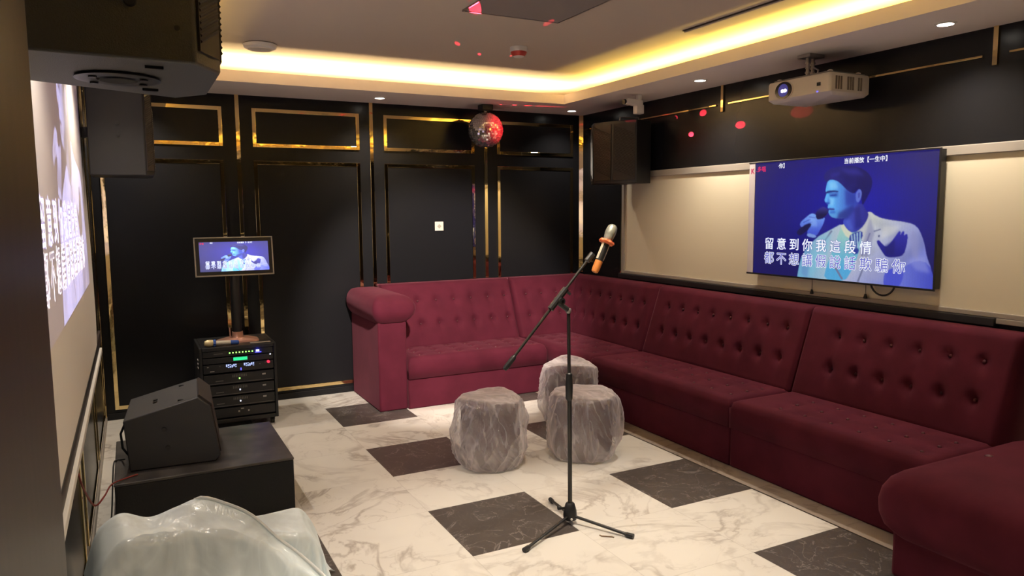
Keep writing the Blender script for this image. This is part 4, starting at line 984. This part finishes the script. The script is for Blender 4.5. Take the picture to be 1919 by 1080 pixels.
# lens with its dark surround in the front face (facing the left wall)
LY, LZ = 0.105, 0.058
def disc_x(x0, x1, r0, r1, m, name, parent, sq=1.0):
    return MB().rings([[(x0, LY+r0*math.cos(2*PI*j/32), LZ+r0*sq*math.sin(2*PI*j/32)) for j in range(32)], [(x1, LY+r1*math.cos(2*PI*j/32), LZ+r1*sq*math.sin(2*PI*j/32)) for j in range(32)]]).build(name, m, parent, smooth=True)
disc_x(-0.006, 0.01, 0.074, 0.076, WARMW, 'lens_collar', pj, 0.78)
ls = disc_x(-0.010, 0.0, 0.066, 0.068, mat('lens_dark', (0.006, 0.005, 0.012), 0.1), 'lens', pj, 0.80)
disc_x(-0.0115, -0.005, 0.040, 0.040, LENSG, 'lens_glass', ls)
s = MB()
for dy in (-0.011, 0.011): s.ball((-0.0135, LY-0.008+dy, LZ-0.004), 0.0115, sx=0.3, sy=1.0, sz=0.85, u=12, v=8)
s.build('lens_reflection', LENSB, ls)
MB().box((-0.004, -0.175, 0.048), (0.004, -0.150, 0.068)).build('sensor_window', BLACKP, pj)
MB().box((-0.003, -0.158, 0.012), (0.003, -0.150, 0.017)).build('status_light', LBLUE, pj)
for x0, n in ((0.045, 3), (0.150, 3), (0.245, 2)):
    s = MB()
    for k in range(n): s.box((x0+0.022*k, -0.248, 0.022), (x0+0.022*k+0.013, -0.240, 0.100))
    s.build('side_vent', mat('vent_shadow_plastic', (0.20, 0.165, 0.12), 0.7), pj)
for x, y in ((0.05, 0.19), (0.05, -0.20), (0.30, -0.20)): MB().lathe([(0.018, 0.120), (0.016, 0.138), (0.007, 0.142)], c=(x, y, 0), n=14).build('foot', WARMW, pj, smooth=True)
mt = MB(); mt.box((0.10, -0.02, 0.132), (0.20, 0.15, 0.142))
for dx, dy in ((0.12, 0.03), (0.165, 0.03)):
    mt.tube([(dx, dy, 0.14), (dx, dy, 0.26)], 0.011, 10)
    for z in (0.16, 0.19, 0.22): mt.tube([(dx, dy, z), (dx, dy, z+0.012)], 0.016, 10)
mt.box((0.125, -0.04, 0.142), (0.145, 0.10, 0.152)); mt.tube([(0.17, 0.0, 0.142), (0.17, -0.01, 0.18), (0.16, 0.02, 0.20)], 0.006, 8)
mt.box((0.08, -0.02, 0.256), (0.21, 0.08, ZS-2.33)); mt.build('ceiling_mount', STEEL, pj, bevel=0.002)
MB().tube([(0.30, 0.245, 0.05), (0.34, 0.33, 0.055), (0.40, 0.42, 0.06)], 0.004, 6).build('cable', WARMW, pj, smooth=True)
# ------------------------------------------------------------------ ceiling fittings
def downlight(x, y, e, label, z=ZS, cone=125, blend=0.9, soft=0.035):
    t = thing('downlight', label, 'ceiling light', (x, y, z), group='round recessed downlights in the soffit')
    MB().lathe([(0.040, -0.001), (0.040, -0.007), (0.052, -0.006), (0.055, -0.0005)], n=32).build('trim_ring', WHITEP, t, smooth=True)
    MB().lathe([(0.001, -0.0045), (0.040, -0.0045), (0.040, -0.002), (0.001, -0.002)], n=32).build('diffuser', LAMP_ON, t)
    light('downlight_lamp', 'SPOT', (x, y, z-0.02), e, DOWN_COL, spot_size=math.radians(cone), spot_blend=blend, shadow_soft_size=soft)
DL = ['round lit downlight in the soffit, left of the mirror ball', 'round lit downlight in the soffit corner, right of the mirror ball', 'round lit downlight in the right soffit, between spotlight and projector', 'round lit downlight in the right soffit, right of the projector',
      'round lit downlight in the soffit behind the left speaker', 'added unseen downlight in the right soffit above the sofa end', 'added unseen downlight in the front soffit', 'round lit downlight in the left soffit over the projection screen', 'added unseen downlight in the left soffit by the door']
for (x, y, e), lab in zip(DOWN, DL): downlight(x, y, e, lab)
for (x, y, e), lab in zip(TRAY_FILL, ['added unseen downlight in the raised ceiling by the right cove', 'added unseen downlight in the raised ceiling by the left cove']): downlight(x, y, e, lab, ZT, 66 if x > 0 else 52, 0.6, 0.12)
# mirror ball
BC = Vector((1.596, 3.17, 2.378)); BR = 0.160
mbl = thing('mirror_ball', 'silver mirror ball, red on one side, hanging before the back wall', 'mirror ball', (BC.x, BC.y, BC.z))
MB().box((-0.055, -0.05, ZS-BC.z-0.052), (0.055, 0.05, ZS-BC.z-0.002)).build('motor', BLACKP, mbl, bevel=0.004)
MB().tube([(0, 0, BR-0.005), (0, 0, ZS-BC.z-0.05)], 0.008, 10).build('rod', CHROME, mbl)
core = MB().ball((0, 0, 0), BR-0.004, u=32, v=20).build('core', GREYP, mbl, smooth=True)
s = MB(); rnd = random.Random(5); nv = 26
for i in range(nv):
    th0, th1 = PI*i/nv, PI*(i+1)/nv; nm = max(4, int(round(2*PI*math.sin((th0+th1)/2)*nv/PI)))
    for j in range(nm):
        a0, a1 = 2*PI*(j+0.05)/nm, 2*PI*(j+0.95)/nm; t0, t1 = th0+0.05*(th1-th0), th1-0.05*(th1-th0)
        P = [Vector((math.sin(t)*math.cos(a), math.sin(t)*math.sin(a), math.cos(t)))*BR for t, a in ((t0, a0), (t1, a0), (t1, a1), (t0, a1))]
        c = sum(P, Vector())/4; ax = Vector((rnd.gauss(0, 1), rnd.gauss(0, 1), rnd.gauss(0, 1))).normalized()
        M = Matrix.Rotation(rnd.gauss(0, 0.14), 3, ax)
        try: s.bm.faces.new([s.bm.verts.new(M @ (p-c)+c*1.002) for p in P])
        except ValueError: pass
s.build('mirror_tiles', mat('mirror_tile', (0.82, 0.79, 0.79), 0.06, metal=0.80), mbl, recalc=False)
# spotlight aimed at the ball
sp = thing('spotlight', 'small white spotlight hanging from the soffit by the corner, aimed at the mirror ball', 'spotlight', (2.54, 2.107, ZS))
MB().box((-0.022, -0.02, -0.115), (0.012, 0.02, 0.0)).build('stem', WHITEP, sp, bevel=0.004)
s = MB(); s.rings([[(-0.145+0.0*a, -0.03+0.06*a, -0.085+0.045*b) for a, b in ((0, 0), (1, 0), (1, 1), (0, 1))], [(0.02, -0.03+0.06*a, -0.10+0.055*b) for a, b in ((0, 0), (1, 0), (1, 1), (0, 1))]]); s.build('head', WHITEP, sp, bevel=0.006)
MB().box((-0.045, -0.03, -0.160), (0.03, 0.03, -0.085)).build('driver_box', WHITEP, sp, bevel=0.006)
MB().tube([(-0.145, 0, -0.064), (-0.165, 0, -0.066)], [0.020, 0.022], 14).build('lens', BLACKP, sp)
light('ball_spot_lamp', 'SPOT', (2.36, 2.107, ZS-0.068), 420, (1.0, 0.02, 0.03), spot_size=math.radians(12.5), spot_blend=0.3, shadow_soft_size=0.03, aim=BC)
# red specks of the ball, imitated by small spot lamps added at it
SPECK = [((0.448, 0.874, ZT), 1.3, 1.1), ((1.01, 1.0, ZT), 1.0, 1.0), ((0.735, 1.80, ZT), 1.0, 0.9), ((1.02, 2.05, ZT), 1.0, 0.9), ((1.26, 2.0, ZT), 0.8, 0.4),
         ((XR, 1.80, 2.26), 1.1, 0.5), ((XR, 1.24, 2.28), 1.2, 2.2), ((XR, 0.66, 2.31), 1.5, 2.2), ((XR, 2.00, 2.42), 1.0, 1.1), ((XR, 1.66, 2.42), 1.3, 1.6), ((XR, 2.02, 1.55), 1.5, 0.006), ((XR, 2.25, 1.3), 1.5, 0.006), ((XR, 1.42, 1.95), 1.4, 0.012)]
for p, a, e in SPECK:
    p = Vector(p); d = (p-BC).normalized(); dist = (p-BC).length
    light('speck_lamp', 'SPOT', BC+d*(BR+0.015), e*(330 if p.z == ZT else 420), (1.0, 0.03, 0.06), spot_size=math.radians(1.4*a), spot_blend=0.35, shadow_soft_size=0.0, aim=p)
for k in range(5):  # red streak beside the ball, from more added lamps
    p = Vector((1.72+0.13*k, 3.10-0.02*k, ZS)); d = (p-BC).normalized()
    light('speck_lamp', 'SPOT', BC+d*(BR+0.012), 14.0, (1.0, 0.03, 0.05), spot_size=math.radians(9), spot_blend=0.6, shadow_soft_size=0.0, aim=p)
# beam lamp added out of view to brighten the short sofa section
bl = thing('fill_spotlight', 'added unseen beam lamp in the raised ceiling turned to the short sofa section', 'spotlight', (-0.25, -0.95, ZT))
MB().lathe([(0.05, -0.001), (0.05, -0.02), (0.035, -0.03), (0.03, -0.06)], n=24).build('housing', BLACKP, bl, smooth=True)
light('fill_beam', 'SPOT', (-0.22, -0.88, ZT-0.08), 1350, (1.0, 0.86, 0.74), spot_size=math.radians(35), spot_blend=0.5, shadow_soft_size=0.04, aim=(1.15, 3.1, 0.68))
# smoke detector, round vent, panels, socket
sd = thing('smoke_detector', 'small white smoke detector with a red rim on the raised ceiling', 'smoke detector', (1.171, 1.709, ZT))
MB().lathe([(0.062, -0.002), (0.062, -0.03), (0.055, -0.036)], n=28).build('base', WHITEP, sd, smooth=True)
MB().lathe([(0.058, -0.036), (0.054, -0.052), (0.040, -0.066)], n=28).build('ring', REDP, sd, smooth=True)
MB().lathe([(0.040, -0.066), (0.034, -0.072), (0.01, -0.074)], n=28).build('cap', WHITEP, sd, smooth=True)
cv = thing('ceiling_vent', 'round white vent disc on the raised ceiling near the hung speaker', 'vent', (-0.497, 2.385, ZT))
MB().lathe([(0.10, -0.001), (0.112, -0.008), (0.108, -0.028), (0.090, -0.036)], n=36).build('outer_ring', WHITEP, cv, smooth=True)
MB().lathe([(0.088, -0.02), (0.078, -0.042), (0.03, -0.050), (0.002, -0.051)], n=36).build('inner_disc', WARMW, cv, smooth=True)
ap = thing('ceiling_panel', 'square grey panel flush in the middle of the raised ceiling', 'ceiling panel', (0.742, 0.66, ZT))
MB().box((-0.315, -0.315, -0.008), (0.315, 0.315, 0.0)).build('plate', mat('grey_panel', (0.27, 0.24, 0.235), 0.6), ap)
s = MB()
for a, b in (((-0.325, -0.325, -0.010), (0.325, -0.315, 0)), ((-0.325, 0.315, -0.010), (0.325, 0.325, 0)), ((-0.325, -0.315, -0.010), (-0.315, 0.315, 0)), ((0.315, -0.315, -0.010), (0.325, 0.315, 0))): s.box(a, b)
s.build('frame', STEEL, ap)
hp = thing('access_panel', 'long narrow white hatch on the raised ceiling above the right cove', 'hatch', (2.0, 0.12, ZT))
MB().box((-0.075, -0.95, -0.014), (0.075, 0.70, -0.001)).build('cover', PAINT, hp, bevel=0.003)
MB().box((-0.088, -0.95, -0.006), (-0.075, 0.70, 0.0)).build('gap', mat('gap_dark', (0.05, 0.035, 0.025), 0.8), hp)
so = thing('wall_socket', 'small square white socket on the black back wall above the sofa', 'socket', (1.241, YB-0.008, 1.495))
MB().box((-0.043, -0.010, -0.043), (0.043, 0.0, 0.043)).build('plate', WARMW, so, bevel=0.004)
s = MB(); s.rings([[(0.020*math.cos(a)*k, y, 0.020*math.sin(a)*k) for a in [PI/2*j for j in range(4)]] for k, y in ((1.1, -0.010), (1.0, -0.013))]); s.build('outlet', mat('socket_grey', (0.35, 0.33, 0.28), 0.5), so)
